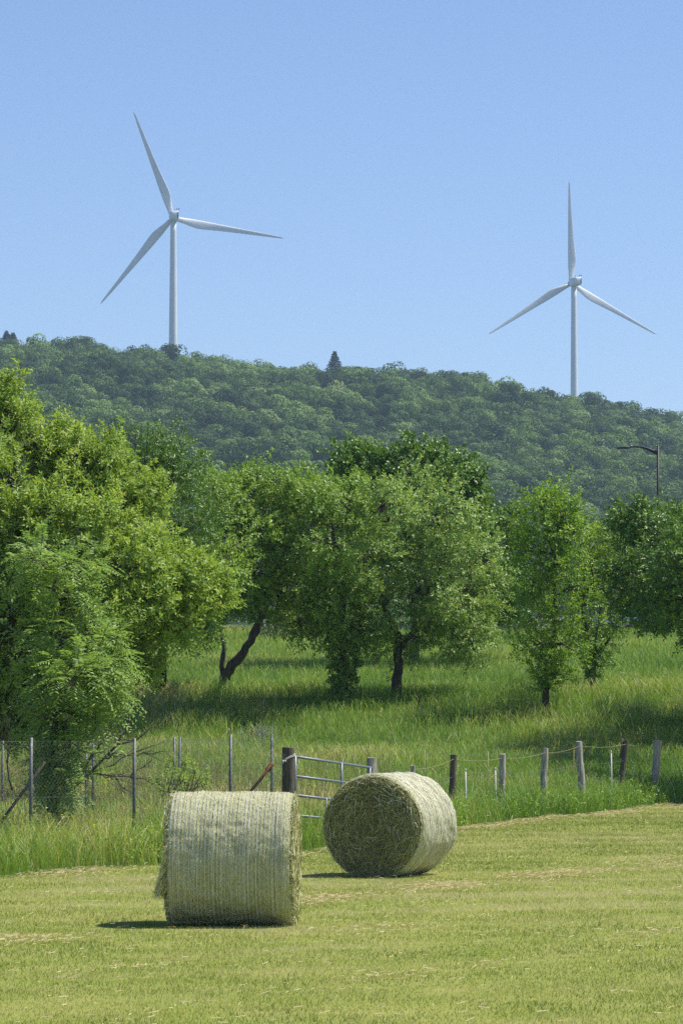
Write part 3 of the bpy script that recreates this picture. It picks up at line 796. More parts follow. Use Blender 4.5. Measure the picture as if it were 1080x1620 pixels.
def flowers():
    n = 1100
    x, y = scatter(n, 50, 92, 1.2)
    e = edge_y(x); k = (y > e + 0.4) & (y < e + 14) & (vnoise(x, y, 1.6, 23) > 0.1)
    x, y = x[k], y[k]; n = len(x)
    c = np.stack([x, y, gz(x, y) + rng.uniform(0.42, 0.75, n)], 1)
    V = []; F3 = []
    for i in range(n):
        r = rng.uniform(0.014, 0.023)
        for a in range(5):
            t = a / 5 * 2 * PI + rng.uniform(0, 1)
            o = len(V)
            V += [c[i], c[i] + r * np.array([math.cos(t), math.sin(t), 0.5]), c[i] + r * np.array([math.cos(t + 1.1), math.sin(t + 1.1), 0.5])]
            F3.append((o, o + 1, o + 2))
        o = len(V)
        g = np.array([x[i], y[i], gz(x[i], y[i])]); s = np.array([0.0015, 0, 0])
    o = mesh_np('buttercups', np.array(V), [np.array(F3)], M['flower'], attrs={'rnd': rng.uniform(0, 1, len(V))})
    tag(o, 'small yellow buttercups dotted through the meadow grass', 'flowers', kind='stuff')
flowers()

# ------------------------------------------------------------------ hay bales
def ribbon_strands(c, d, nrm, L, w, rnd, bend):
    """curved ribbons: centre c, tangent d, surface normal nrm"""
    side = unit(np.cross(d, nrm))
    # roll each ribbon at random about its own length
    a = rng.uniform(-1.2, 1.2, len(c))[:, None]
    side = unit(side * np.cos(a) + nrm * np.sin(a))
    pts = []
    for t in (-0.5, 0.0, 0.5):
        q = c + d * (L * t)[:, None] + nrm * (bend * (0.25 - t * t) * 4)[:, None]
        pts += [q - side * w[:, None] * 0.5, q + side * w[:, None] * 0.5]
    V = np.stack(pts, 1).reshape(-1, 3)
    i = np.arange(len(c))[:, None] * 6
    F = np.concatenate([i + np.array([0, 1, 3, 2]), i + np.array([2, 3, 5, 4])], 0)
    return V, F, np.repeat(rnd, 6)

def bale_body_material():
    m, nt, out = new_mat('pressed_hay')
    pb = N(nt, 'ShaderNodeBsdfPrincipled'); pb.inputs['Roughness'].default_value = 0.9; pb.inputs['Specular IOR Level'].default_value = 0.1
    n1 = noise(nt, 45, 8, 0.7, stretch=(1.6, 0.6, 0.6)); n2 = noise(nt, 5, 4)
    c = ramp(nt, n1, [(0.3, (0.18, 0.18, 0.085)), (0.5, (0.46, 0.46, 0.25)), (0.72, (0.76, 0.75, 0.48))])
    c = mixc(nt, 0.35, c, ramp(nt, n2, [(0.35, (0.34, 0.37, 0.17)), (0.65, (0.56, 0.56, 0.32))]))
    nt.links.new(c, pb.inputs['Base Color'])
    b = N(nt, 'ShaderNodeBump'); b.inputs['Strength'].default_value = 1.0; b.inputs['Distance'].default_value = 0.015
    nt.links.new(n1, b.inputs['Height']); nt.links.new(b.outputs[0], pb.inputs['Normal'])
    nt.links.new(pb.outputs[0], out.inputs[0])
    return m
M['hay_body'] = bale_body_material()
M['hay_inner_shade'] = simple_mat('shaded_inner_hay', [(0.3, (0.10, 0.095, 0.045)), (0.7, (0.30, 0.28, 0.14))], 30, 0.95, bump=0.8)  # browner inner hay, with the end face's shade also put into its colour

def bale(label, loc, rz, R=0.65, L=1.28, flap=False, wide=1.0, rings=30, seed=0, facejit=0.22):
    g = np.random.default_rng(100 + seed)
    root = thing('hay_bale', label, 'hay bale', loc, rz, 'round hay bales on the mown field')
    def shape(x, th, r):
        """local point: axis x; th from the top; flattened where it rests"""
        y = -np.sin(th) * r * wide; z = np.cos(th) * r
        zf = np.where(z < -R * 0.93, -R * 0.93 + (z + R * 0.93) * 0.35, z)
        return np.stack([x, y, zf + R * 0.953], -1)
    def rad(x, th):
        e = np.clip((np.abs(x) - (L / 2 - 0.06)) / 0.06, 0, 1)
        rr = R * (1 - 0.045 * e ** 2)
        rr = rr + 0.003 * np.sin(x * rings / L * 2 * PI) + 0.010 * vnoise(x * 3 + seed * 7, th * 2, 0.35, 31 + seed) + 0.006 * vnoise(x * 10, th * 10, 0.6, 33)
        return rr
    nx, nt_ = 190, 240
    xs = np.linspace(-L / 2, L / 2, nx); ths = np.arange(nt_) / nt_ * 2 * PI
    Xg, Tg = np.meshgrid(xs, ths, indexing='ij')
    V = shape(Xg, Tg, rad(Xg, np.minimum(Tg, 2 * PI - Tg) + 0.0)).reshape(-1, 3)
    i = np.arange(nx - 1)[:, None] * nt_; j = np.arange(nt_)[None, :]; j2 = (j + 1) % nt_
    F = [np.stack([i + j, i + j2, i + nt_ + j2, i + nt_ + j], -1).reshape(-1, 4)]
    VV = [V]; off = len(V)
    for sgn, ring0 in ((-1, 0), (1, (nx - 1) * nt_)):       # end faces: slightly dished spirals
        fr = np.linspace(0.97, 0.02, 36)
        prev = ring0 + np.arange(nt_)
        for q in fr:
            x = sgn * (L / 2 + 0.004 * np.sin(q * 40) - 0.03 * (1 - q) * 0 + 0.02 * vnoise(np.cos(ths) * q * 4, np.sin(ths) * q * 4, 0.7, 35 + seed) + 0.02 * (1 - q ** 4))
            r = R * 0.955 * q * np.ones(nt_)
            VV.append(shape(x * np.ones(nt_), ths, r))
            cur = off + np.arange(nt_); off += nt_
            if sgn > 0: F.append(np.stack([prev, np.roll(prev, -1), np.roll(cur, -1), cur], -1))
            else: F.append(np.stack([prev, cur, np.roll(cur, -1), np.roll(prev, -1)], -1))
            prev = cur
        F.append(prev[None, :] if sgn > 0 else prev[::-1][None, :])
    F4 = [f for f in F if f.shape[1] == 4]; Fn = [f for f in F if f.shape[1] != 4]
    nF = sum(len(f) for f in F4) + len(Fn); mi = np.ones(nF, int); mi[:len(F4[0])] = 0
    mesh_np('pressed_hay', np.vstack(VV), [np.vstack(F4)] + Fn, [M['hay_body'], M['hay_inner_shade']], root, smooth=True, matidx=mi)
    # net wrap threads running round the bale
    nb = MB()
    th = np.linspace(0, 2 * PI, 121)
    for k in range(rings):
        x0 = -L / 2 + (k + 0.5 + g.uniform(-0.2, 0.2)) / rings * L
        for q in range(g.integers(4, 8)):
            xx = x0 + g.uniform(-0.012, 0.012) + 0.0045 * np.sin(th * g.integers(2, 6) + g.uniform(0, 6)) + 0.0025 * np.sin(th * 17 + q)
            xx[-1] = xx[0]
            rr = rad(xx, np.minimum(th, 2 * PI - th)) + 0.003 + 0.0008 * q
            w = g.uniform(0.002, 0.0038)
            A = shape(xx - w / 2, th, rr); B = shape(xx + w / 2, th, rr + 0.0008)
            n_ = len(th)
            V = np.vstack([A, B]); ii = np.arange(n_ - 1)
            keep = g.uniform(0, 1, n_ - 1) > 0.16
            ii = ii[keep]
            nb.add(V, np.stack([ii, ii + 1, ii + 1 + n_, ii + n_], -1), rnd=g.uniform(0, 1))
    # zigzag threads
    for k in range(rings - 1):
        x0 = -L / 2 + (k + 0.5) / rings * L; dx = L / rings
        t2 = np.arange(0, 150) / 150 * 2 * PI + g.uniform(0, 0.05)
        xx = x0 + dx * (np.arange(150) % 2)
        rr = rad(xx, np.minimum(t2, 2 * PI - t2)) + 0.006
        A = shape(xx, t2, rr); B = shape(xx, t2 + 0.0028, rr + 0.001)
        V = np.vstack([A, B]); ii = np.arange(149)
        nb.add(V, np.stack([ii, ii + 1, ii + 151, ii + 150], -1), rnd=g.uniform(0, 1))
    nb.build('net_wrap', M['net'], root)
    # strands of hay on the rolled side
    n = 6000
    x = rng.uniform(-L / 2, L / 2, n); t = rng.uniform(0, 2 * PI, n)
    rr = rad(x, np.minimum(t, 2 * PI - t)) + rng.uniform(-0.002, 0.003, n)
    c = shape(x, t, rr)
    nrm = unit(np.stack([np.zeros(n), -np.sin(t), np.cos(t)], 1)); tan = np.stack([np.zeros(n), -np.cos(t), -np.sin(t)], 1)
    a = rng.normal(0, 0.8, n)[:, None]
    d = unit(tan * np.cos(a) + np.array([1.0, 0, 0]) * np.sin(a) + nrm * rng.normal(0, 0.08, n)[:, None])
    V1, F1, R1 = ribbon_strands(c, d, nrm, rng.uniform(0.015, 0.075, n), rng.uniform(0.0015, 0.0035, n), np.clip(rng.beta(2, 2.5, n), 0, 1), rng.uniform(0, 0.002, n))
    # both ends, strand tones lowered to paint in the face's shade
    n = 9500
    sg = np.where(rng.uniform(0, 1, n) < 0.5, -1.0, 1.0)
    q = np.sqrt(rng.uniform(0.0, 0.93, n)); t = rng.uniform(0, 2 * PI, n)
    c = shape(sg * (L / 2 + 0.02 + 0.02 * (1 - q ** 4) + rng.uniform(-0.02, 0.016, n)), t, R * 0.955 * q)
    nrm = np.stack([sg, np.zeros(n), np.zeros(n)], 1); tan = np.stack([np.zeros(n), -np.cos(t), -np.sin(t)], 1); rdl = np.stack([np.zeros(n), -np.sin(t), np.cos(t)], 1)
    a = rng.normal(0, 0.75, n)[:, None]
    d = unit(tan * np.cos(a) + rdl * np.sin(a) + nrm * rng.normal(0, facejit, n)[:, None])
    V2, F2, R2 = ribbon_strands(c, d, rdl, rng.uniform(0.05, 0.20, n), rng.uniform(0.003, 0.008, n), np.clip(rng.beta(1.1, 4.2, n) * 0.9  + 0.10 * vnoise(np.cos(t) * q, np.sin(t) * q, 0.22, 71), 0, 1), rng.uniform(-0.02, 0.02, n))
    # fringe sticking out round the rims
    n = 2200
    sg = np.where(rng.uniform(0, 1, n) < 0.5, -1.0, 1.0)
    t = rng.uniform(0, 2 * PI, n)
    c = shape(sg * (L / 2 - rng.uniform(-0.01, 0.05, n)), t, R * 0.975)
    rdl = np.stack([np.zeros(n), -np.sin(t), np.cos(t)], 1); tan = np.stack([np.zeros(n), -np.cos(t), -np.sin(t)], 1)
    d = unit(np.stack([sg, np.zeros(n), np.zeros(n)], 1) * rng.uniform(0.2, 1.0, (n, 1)) + tan * rng.normal(0, 0.7, (n, 1)) + rdl * rng.normal(0.12, 0.28, (n, 1)) + np.array([0, 0, -0.25]))
    L3 = rng.uniform(0.02, 0.06, n)
    c = c + d * L3[:, None] * 0.35
    c[:, 2] = np.maximum(c[:, 2], 0.01)
    V3, F3, R3 = ribbon_strands(c, d, rdl, L3, rng.uniform(0.0015, 0.0035, n), rng.uniform(0.2, 1, n), rng.uniform(-0.012, 0.012, n))
    # long pale stalks crossing the left end face
    n = 130
    q = np.sqrt(rng.uniform(0.1, 0.9, n)); t = rng.uniform(-1.9, 1.9, n)
    c = shape(-(L / 2 + 0.05) * np.ones(n), t, R * 0.94 * q)
    tan = np.stack([rng.uniform(-0.25, 0.1, n), -np.cos(t), -np.sin(t)], 1)
    d = unit(tan + rng.normal(0, 0.55, (n, 3)) * np.array([0.2, 1, 1]))
    V4, F4_, R4 = ribbon_strands(c, d, np.tile([0, 0, 1.0], (n, 1)), rng.uniform(0.06, 0.17, n), rng.uniform(0.004, 0.007, n), rng.uniform(0.8, 1, n), rng.uniform(-0.02, 0.02, n))
    o = 0; VV = []; FF = []
    for V, F in ((V1, F1), (V2, F2), (V3, F3), (V4, F4_)):
        VV.append(V); FF.append(F + o); o += len(V)
    mesh_np('hay_strands', np.vstack(VV), [np.vstack(FF)], M['hay'], root, {'rnd': np.concatenate([R1, R2, R3, R4])})
    if flap:
        n = 5200
        f = rng.beta(1.3, 1.5, n)
        zc = 0.80 - 0.50 * f
        outw = 0.14 * f ** 1.2
        c = np.stack([-L / 2 - outw * rng.uniform(0.1, 1.0, n), -0.28 + rng.normal(0, 0.16, n), zc], 1)
        d = unit(np.stack([-0.35 - 0.4 * f, rng.normal(0, 0.35, n), -1.1 + rng.normal(0, 0.35, n)], 1))
        V, F, Rr = ribbon_strands(c, d, np.tile([-1.0, 0, 0.2], (n, 1)), rng.uniform(0.05, 0.15, n), rng.uniform(0.0025, 0.005, n), rng.uniform(0, 0.8, n), rng.uniform(-0.01, 0.02, n))
        mesh_np('loose_hay_flap', V, [F], M['hay'], root, {'rnd': Rr})
    return root

D1 = 36.8
p1 = P(366, 1466, D1)
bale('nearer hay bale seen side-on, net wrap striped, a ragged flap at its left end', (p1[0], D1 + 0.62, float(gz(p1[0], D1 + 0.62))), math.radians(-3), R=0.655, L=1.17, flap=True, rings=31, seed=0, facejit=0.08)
D2 = 48.0
p2 = P(618, 1386, D2)
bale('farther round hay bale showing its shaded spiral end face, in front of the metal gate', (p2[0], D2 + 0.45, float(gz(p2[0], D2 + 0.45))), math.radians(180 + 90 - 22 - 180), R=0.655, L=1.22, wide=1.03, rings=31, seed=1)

# ------------------------------------------------------------------ wire fences at the left
def tube_obj(name, pts, r, mat, parent=None, k=6, base=None):
    m = MB(); m.tube(np.array(pts) - (np.array(base) if base is not None else 0), r, k)
    return m.build(name, mat, parent, smooth=True)

def steel_post(px, ytop, Y, parent, base, lean=0.0, r=0.024):
    g = at(px, Y); t = P(px + lean, ytop, Y)
    m = MB(); m.tube(np.array([g + [0, 0, -0.2], (g + t) / 2, t]) - base, [r, r, r * 0.95], 8)
    return m.build('post', M['fence_steel'], parent, True), t

def fence_left():
    pts = [(-120, 1170, 51.0), (50, 1167, 52.6), (213, 1168, 54.5), (365, 1162, 56.4)]
    base = at(120, 53.5)
    f = thing('chain_link_fence', 'front diamond-mesh wire fence on thin grey steel posts at the left', 'fence', base)
    tops = []; bots = []
    for px, yt, Y in pts:
        _, t = steel_post(px, yt, Y, f, base); tops.append(t); bots.append(at(px, Y))
    tops.append(P(452, 1190, 58.0)); bots.append(at(452, 58.0))
    m = MB()
    T = np.array(tops) - base; B = np.array(bots) - base
    seg = np.linalg.norm(np.diff(T, axis=0), axis=1); S = np.concatenate([[0], np.cumsum(seg)])
    def pt(s, v):
        s = min(max(s, 0), S[-1])
        a = np.array([np.interp(s, S, T[:, k]) for k in range(3)]); b = np.array([np.interp(s, S, B[:, k]) for k in range(3)])
        return b + (a - b) * v
    for k in np.arange(-1.6, S[-1], 0.075):
        for sg in (1, -1):
            q = []
            for v in np.linspace(0, 0.97, 6):
                s = k + (v if sg > 0 else 1 - v) * 1.6
                if 0 <= s <= S[-1]: q.append(pt(s, v) + np.array([0, 0.004 * sg, 0]))
            if len(q) > 1: m.tube(q, 0.0012, 3, False)
    for v in (0.02, 0.5, 0.97):
        q = [pt(s, v) for s in np.linspace(0, S[-1], 12)]
        m.tube(q, 0.0022, 4, False)
    m.build('wire_mesh', M['wire'], f)
    # leaning brace
    m = MB(); m.tube(np.array([P(-5, 1310, 53.2), P(72, 1205, 53.2)]) - base, [0.024, 0.02], 7); m.build('brace', M['dark_post'], f, True)
fence_left()

def fence_back():
    base = at(200, 60)
    f = thing('stock_fence', 'second wire fence on thin metal posts just behind the chain-link one', 'fence', base)
    T = []
    for px, yt, Y, ln in [(-140, 1172, 57.5, 0), (5, 1172, 58.5, 0), (148, 1168, 59.6, 0), (137, 1192, 59.4, 0), (277, 1166, 60.6, -1), (283, 1166, 60.8, 2), (430, 1162, 61.5, 0)]:
        _, t = steel_post(px, yt, Y, f, base, ln, 0.02)
        if px not in (137, 283): T.append((t, at(px, Y)))
    m = MB()
    for v in (0.3, 0.6, 0.95):
        q = []
        for (a, b), (c, d) in zip(T[:-1], T[1:]):
            for s in np.linspace(0, 1, 5)[:-1]:
                p0 = b + (a - b) * v; p1_ = d + (c - d) * v
                q.append(p0 + (p1_ - p0) * s + np.array([0, 0, -0.03 * math.sin(s * PI)]))
        q.append(T[-1][1] + (T[-1][0] - T[-1][1]) * v)
        m.tube(np.array(q) - base, 0.0018, 3, False)
    m.build('wire', M['wire'], f)
fence_back()

# tangle of wire hung on the last post
m = MB()
c = P(416, 1160, 61.4)
for k in range(70):
    t = np.linspace(0, 2 * PI * rng.uniform(0.4, 1.1), 14) + rng.uniform(0, 6)
    r = rng.uniform(0.03, 0.11)
    e1 = unit(rng.normal(0, 1, 3)); e2 = unit(np.cross(e1, rng.normal(0, 1, 3)))
    o = rng.normal(0, 1, 3) * np.array([0.10, 0.06, 0.05]) + np.array([0.04, 0, 0.0])
    if k % 3 == 0: o = o + np.array([-rng.uniform(0.1, 0.5), 0, -0.03])
    q = np.cos(t)[:, None] * r * e1 * 1.5 + np.sin(t)[:, None] * r * e2 + o + rng.normal(0, 0.008, (14, 3))
    m.tube(q, 0.0017, 3, False)
o = m.build('wire_tangle', M['galv']); o.location = Vector(c)
tag(o, 'pale tangled roll of wire caught on top of a fence post', 'wire')

# rusty brace
m = MB(); m.tube(np.array([P(388, 1262, 58.6), P(410, 1236, 58.6), P(428, 1211, 58.6)]), [0.028, 0.026, 0.03], 6, True, 0.1)
m.box((-0.03, -0.02, -0.07), (0.05, 0.02, 0.07), Matrix.Translation(Vector(P(426, 1213, 58.6))) @ Matrix.Rotation(0.6, 4, 'Y'))
tag(m.build('rusty_bar', M['rust']), 'rusty iron bar leaning in the grass left of the gate', 'bar')

# ------------------------------------------------------------------ gate
def wood_post(name, label, pb, pt_, r, mat, cat='post', group=None, parent=None, base=None, k=12):
    pb = np.array(pb, float); pt_ = np.array(pt_, float)
    bs = pb if base is None else np.array(base)
    m = MB()
    n = 9
    q = bez(pb - np.array([0, 0, 0.25]), pt_, n, 0, 0.004)
    rr = r * np.interp(np.linspace(0, 1, n), [0, 0.8, 1], [1.08, 1.0, 0.93])
    m.tube(q - bs, rr, k, False, 0.07)
    # slanting weathered top
    V = m.V[0]; top = V[(n - 1) * k:n * k].copy()
    V[(n - 1) * k:n * k, 2] += rng.uniform(-0.015, 0.015) * (top[:, 0] - top[:, 0].mean()) / r + rng.uniform(-0.006, 0.006, k)
    cen = V[(n - 1) * k:n * k].mean(0)
    ring = V[(n - 1) * k:n * k] * 0.45 + cen * 0.55 + np.array([0, 0, 0.006])
    m.add(np.vstack([V[(n - 1) * k:n * k], ring, cen + [0, 0, 0.002]]), [(a, (a + 1) % k, k + (a + 1) % k, k + a) for a in range(k)], [(k + a, k + (a + 1) % k, 2 * k) for a in range(k)])
    o = m.build(name, mat, parent)
    if parent is None:
        o.location = Vector(bs); tag(o, label, cat, group)
    return o

GY0, GY1 = 58.2, 60.9
wood_post('gate_post', 'thick dark round post with rope knotted round it at the left end of the gate', at(456, GY0), P(456, 1183, GY0), 0.097, M['dark_post'])
wood_post('gate_post', 'grey round post at the right end of the gate, behind the bale top', at(588, GY1), P(588, 1199, GY1), 0.085, M['post_wood'])
def gate():
    base = at(467, GY0)
    g = thing('metal_gate', 'galvanised tubular field gate sloping down to the right between two posts', 'gate', base)
    A = lambda y: P(467, y, GY0 + 0.08)
    B = lambda y: P(587, y, GY1 - 0.12)
    for ya, yb in ((1197, 1214.5), (1228, 1243), (1258, 1272), (1290, 1301)):
        m = MB(); a, b_ = A(ya) - base, B(yb) - base
        m.tube([a, (a + b_) / 2, b_], 0.020, 8); m.build('rail', M['galv'], g, True)
    for f, r in ((0.0, 0.022), (0.6, 0.020), (0.98, 0.022)):
        t = A(1196) + (B(1213.5) - A(1196)) * f - base; l = A(1291) + (B(1302) - A(1291)) * f - base
        m = MB(); off = np.array([0, -0.012 if 0 < f < 0.9 else 0, 0])
        m.tube([t + off, (t + l) / 2 + off, l + off], r, 8); m.build('upright', M['galv'], g, True)
    m = MB(); t = A(1258) + (B(1272) - A(1258)) * 0.40 - base; l = A(1330) + (B(1335) - A(1330)) * 0.40 - base
    m.tube([t + [0, -0.03, 0.02], l + [0, -0.03, 0]], 0.012, 6); m.build('drop_bolt', M['galv'], g, True)
gate()
m = MB()
yy = GY0 - 0.10
cc = P(456, 1200, GY0)
t = np.linspace(0, 2 * PI, 20)
for dz in (0.0, 0.02):
    m.tube(np.stack([cc[0] + np.cos(t) * 0.108, cc[1] + np.sin(t) * 0.108, cc[2] + dz + 0.05 * np.cos(t)], 1), 0.007, 5, False)
m.tube(bez(P(449, 1204, yy - 0.02), P(430, 1246, yy - 0.02), 8, 0.02, 0.01), 0.007, 5)
m.tube(bez(P(449, 1204, yy - 0.02), P(443, 1212, yy - 0.03), 5, 0.1, 0.02), 0.007, 5)
m.tube(bez(P(450, 1203, yy - 0.03), P(467, 1192, yy), 5, 0.02, 0.01), 0.007, 5)
for q in range(3): m.tube(np.array([P(449, 1204, yy - 0.03) + rng.normal(0, 0.012, 3), P(449, 1204, yy - 0.03) + rng.normal(0, 0.014, 3)]), 0.013, 5)
tag(m.build('rope', M['rope'], smooth=True), 'pale rope knotted round the dark gate post with a loose hanging end', 'rope')

# ------------------------------------------------------------------ post and wire fence at the right
def post_fence():
    base = at(880, 76)
    f = thing('post_and_wire_fence', 'old field fence of leaning weathered wooden posts strung with wire at the right', 'fence', base)
    spec = [((653, 1211), 652, 66.5, 0.040, 'post_wood'), ((717, 1194), 711, 70.0, 0.062, 'dark_post'), ((794, 1193), 791, 73.5, 0.060, 'post_wood'), ((862, 1184), 856, 76.5, 0.063, 'post_wood'),
            ((915, 1173), 922, 78.5, 0.072, 'post_wood'), ((990, 1171), 973, 82.0, 0.062, 'dark_post'), ((1040, 1171), 1031, 84.5, 0.085, 'post_wood'), ((1112, 1164), 1108, 88.0, 0.055, 'post_wood'), ((1180, 1158), 1183, 91, 0.055, 'post_wood')]
    tops = []; bots = []
    for (tx, ty), bx, Y, r, mt in spec:
        b_ = at(bx, Y); t_ = P(tx, ty, Y)
        wood_post('post', '', b_, t_, r, M[mt], parent=f, base=base)
        tops.append(t_); bots.append(b_)
    # the fork of the split post
    t_ = P(984, 1168, 82.0); b_ = P(981, 1200, 82.0)
    m = MB(); m.tube(np.array([b_, t_]) - base, [0.03, 0.02], 6, True, 0.15); m.build('split_splinter', M['dark_post'], f)
    for v in (0.93, 0.66, 0.40):
        q = []
        for i in range(len(tops) - 1):
            p0 = bots[i] + (tops[i] - bots[i]) * v; p1_ = bots[i + 1] + (tops[i + 1] - bots[i + 1]) * v
            r_ = spec[i][3]
            for s in np.linspace(0, 1, 7)[:-1]:
                q.append(p0 + (p1_ - p0) * s + np.array([0, -r_ - 0.004, -0.045 * math.sin(s * PI) * (1.0 if v > 0.9 else 0.5) + 0.004]))
        m = MB(); m.tube(np.array(q) - base, 0.004 if v > 0.9 else 0.003, 4, False); m.build('wire', M['twine'] if v > 0.9 else M['wire'], f)
post_fence()

# thin pale stakes
for px, yt, yb, Y, lbl in [(736, 1217, 1252, 70.8, 'short white stake just right of the dark fence post behind the farther bale'), (783, 1215, 1250, 73.0, 'thin white stake beside the second tall post right of the bale'),
                           (966, 1188, 1232, 80.6, 'slender white stake left of the split leaning post')]:
    g_ = at(px, Y); t_ = P(px, yt, Y)
    m = MB(); m.tube(np.array([g_ + [0, 0, -0.15], t_]), [0.017, 0.015], 6); m.tube(np.array([t_ + [0, 0, -0.03], t_ + [0, 0, 0.01]]), [0.02, 0.012], 6)
    tag(m.build('fence_stake', M['white_plastic']), lbl, 'stake', 'thin white stakes along the field fence')

# electric fence crossing the meadow
def efence():
    base = at(770, 84)
    f = thing('electric_fence', 'thin two-wire electric fence on slim yellow stakes across the meadow', 'fence', base)
    sp = [(300, 1140, 78), (430, 1152, 78), (560, 1156, 78.5), (670, 1156, 79), (770, 1150, 80), (905, 1142, 83), (1025, 1178, 86), (1063, 1172, 86.5), (1150, 1165, 90)]
    T = []
    for px, yt, Y in sp:
        g_ = at(px, Y); t_ = g_ + np.array([0.02, 0, 0.95]); T.append((g_, t_))
        m = MB(); m.tube(np.array([g_ + [0, 0, -0.1], t_]) - base, 0.0055, 5); m.build('stake', M['straw'], f)
    for v in (0.55, 0.95):
        q = []
        for (g0, t0), (g1, t1) in zip(T[:-1], T[1:]):
            for s in np.linspace(0, 1, 6)[:-1]:
                a = g0 + (t0 - g0) * v; c = g1 + (t1 - g1) * v
                q.append(a + (c - a) * s + np.array([0, 0, -0.04 * math.sin(s * PI)]))
        q.append(T[-1][0] + (T[-1][1] - T[-1][0]) * v)
        m = MB(); m.tube(np.array(q) - base, 0.002, 3, False); m.build('wire', M['galv'], f)
efence()

# ------------------------------------------------------------------ by the road
def street_lamp():
    Y = 172.0
    base = at(1040, Y)
    k = Y / FPX
    r = thing('street_lamp', 'dark street lamp with a curved arm and flat head rising above the right trees', 'street lamp', base)
    top = P(1040, 705, Y) - base
    m = MB(); m.tube([np.array([0, 0, 0]), top * 0.5, top], [0.085, 0.07, 0.055], 12); m.build('pole', M['lamp_paint'], r, True)
    m = MB()
    pts = []; n = 12
    for t in np.linspace(0, 1, n):
        px = 1040 - t * 42; py = 717 - 10.5 * math.sin(min(1, t * 1.25) * PI / 2) + (0.6 * max(0, t - 0.8) * 5)
        pts.append(P(px, py, Y) - base)
    pts = np.array(pts)
    th = np.interp(np.linspace(0, 1, n), [0, 0.5, 1], [0.11, 0.06, 0.035])
    V = []
    for p, h_ in zip(pts, th):
        V += [p + [0, -0.035, -h_], p + [0, 0.035, -h_], p + [0, 0.035, h_ * 0.7], p + [0, -0.035, h_ * 0.7]]
    F = []
    for i in range(n - 1):
        for q in range(4): F.append((i * 4 + q, i * 4 + (q + 1) % 4, i * 4 + 4 + (q + 1) % 4, i * 4 + 4 + q))
    F += [(0, 3, 2, 1), (n * 4 - 4, n * 4 - 3, n * 4 - 2, n * 4 - 1)]
    m.add(V, F); m.build('arm', M['lamp_paint'], r)
    h0 = P(997, 708, Y) - base; h1 = P(975, 709.5, Y) - base
    def shell(sz, zt, zb, mat, name):
        m = MB(); V = []; F = []
        n = 9
        for i, t in enumerate(np.linspace(0, 1, n)):
            c = h0 + (h1 - h0) * t
            hw = sz * (math.sin(min(1, (t * 0.9 + 0.12)) * PI) ** 0.6 + 0.12)
            for a in np.linspace(0, 2 * PI, 9)[:-1]:
                V.append(c + np.array([0, math.cos(a) * hw, (math.sin(a) * (zt if math.sin(a) > 0 else zb)) * (0.4 + 0.6 * math.sin(PI * (0.15 + 0.8 * t)))]))
        for i in range(n - 1):
            for q in range(8): F.append((i * 8 + q, i * 8 + (q + 1) % 8, i * 8 + 8 + (q + 1) % 8, i * 8 + 8 + q))
        V += [h0, h1]; F3 = [(n * 8, (q + 1) % 8, q) for q in range(8)] + [(n * 8 + 1, (n - 1) * 8 + q, (n - 1) * 8 + (q + 1) % 8) for q in range(8)]
        m.add(V, F, F3); return m.build(name, mat, r, True)
    hd = shell(0.17, 0.075, 0.05, M['lamp_paint'], 'lamp_head')
    m = MB(); c = (h0 + h1) / 2
    m.box(c + [-0.2, -0.11, -0.062], c + [0.2, 0.11, -0.045]); l = m.build('lens', M['lamp_glass'], hd)
    m = MB(); c = h0 + [0.02, 0, 0.0]; m.box(c + [-0.08, -0.09, 0.02], c + [0.05, 0.09, 0.10]); m.build('bracket', M['galv'], r)
street_lamp()

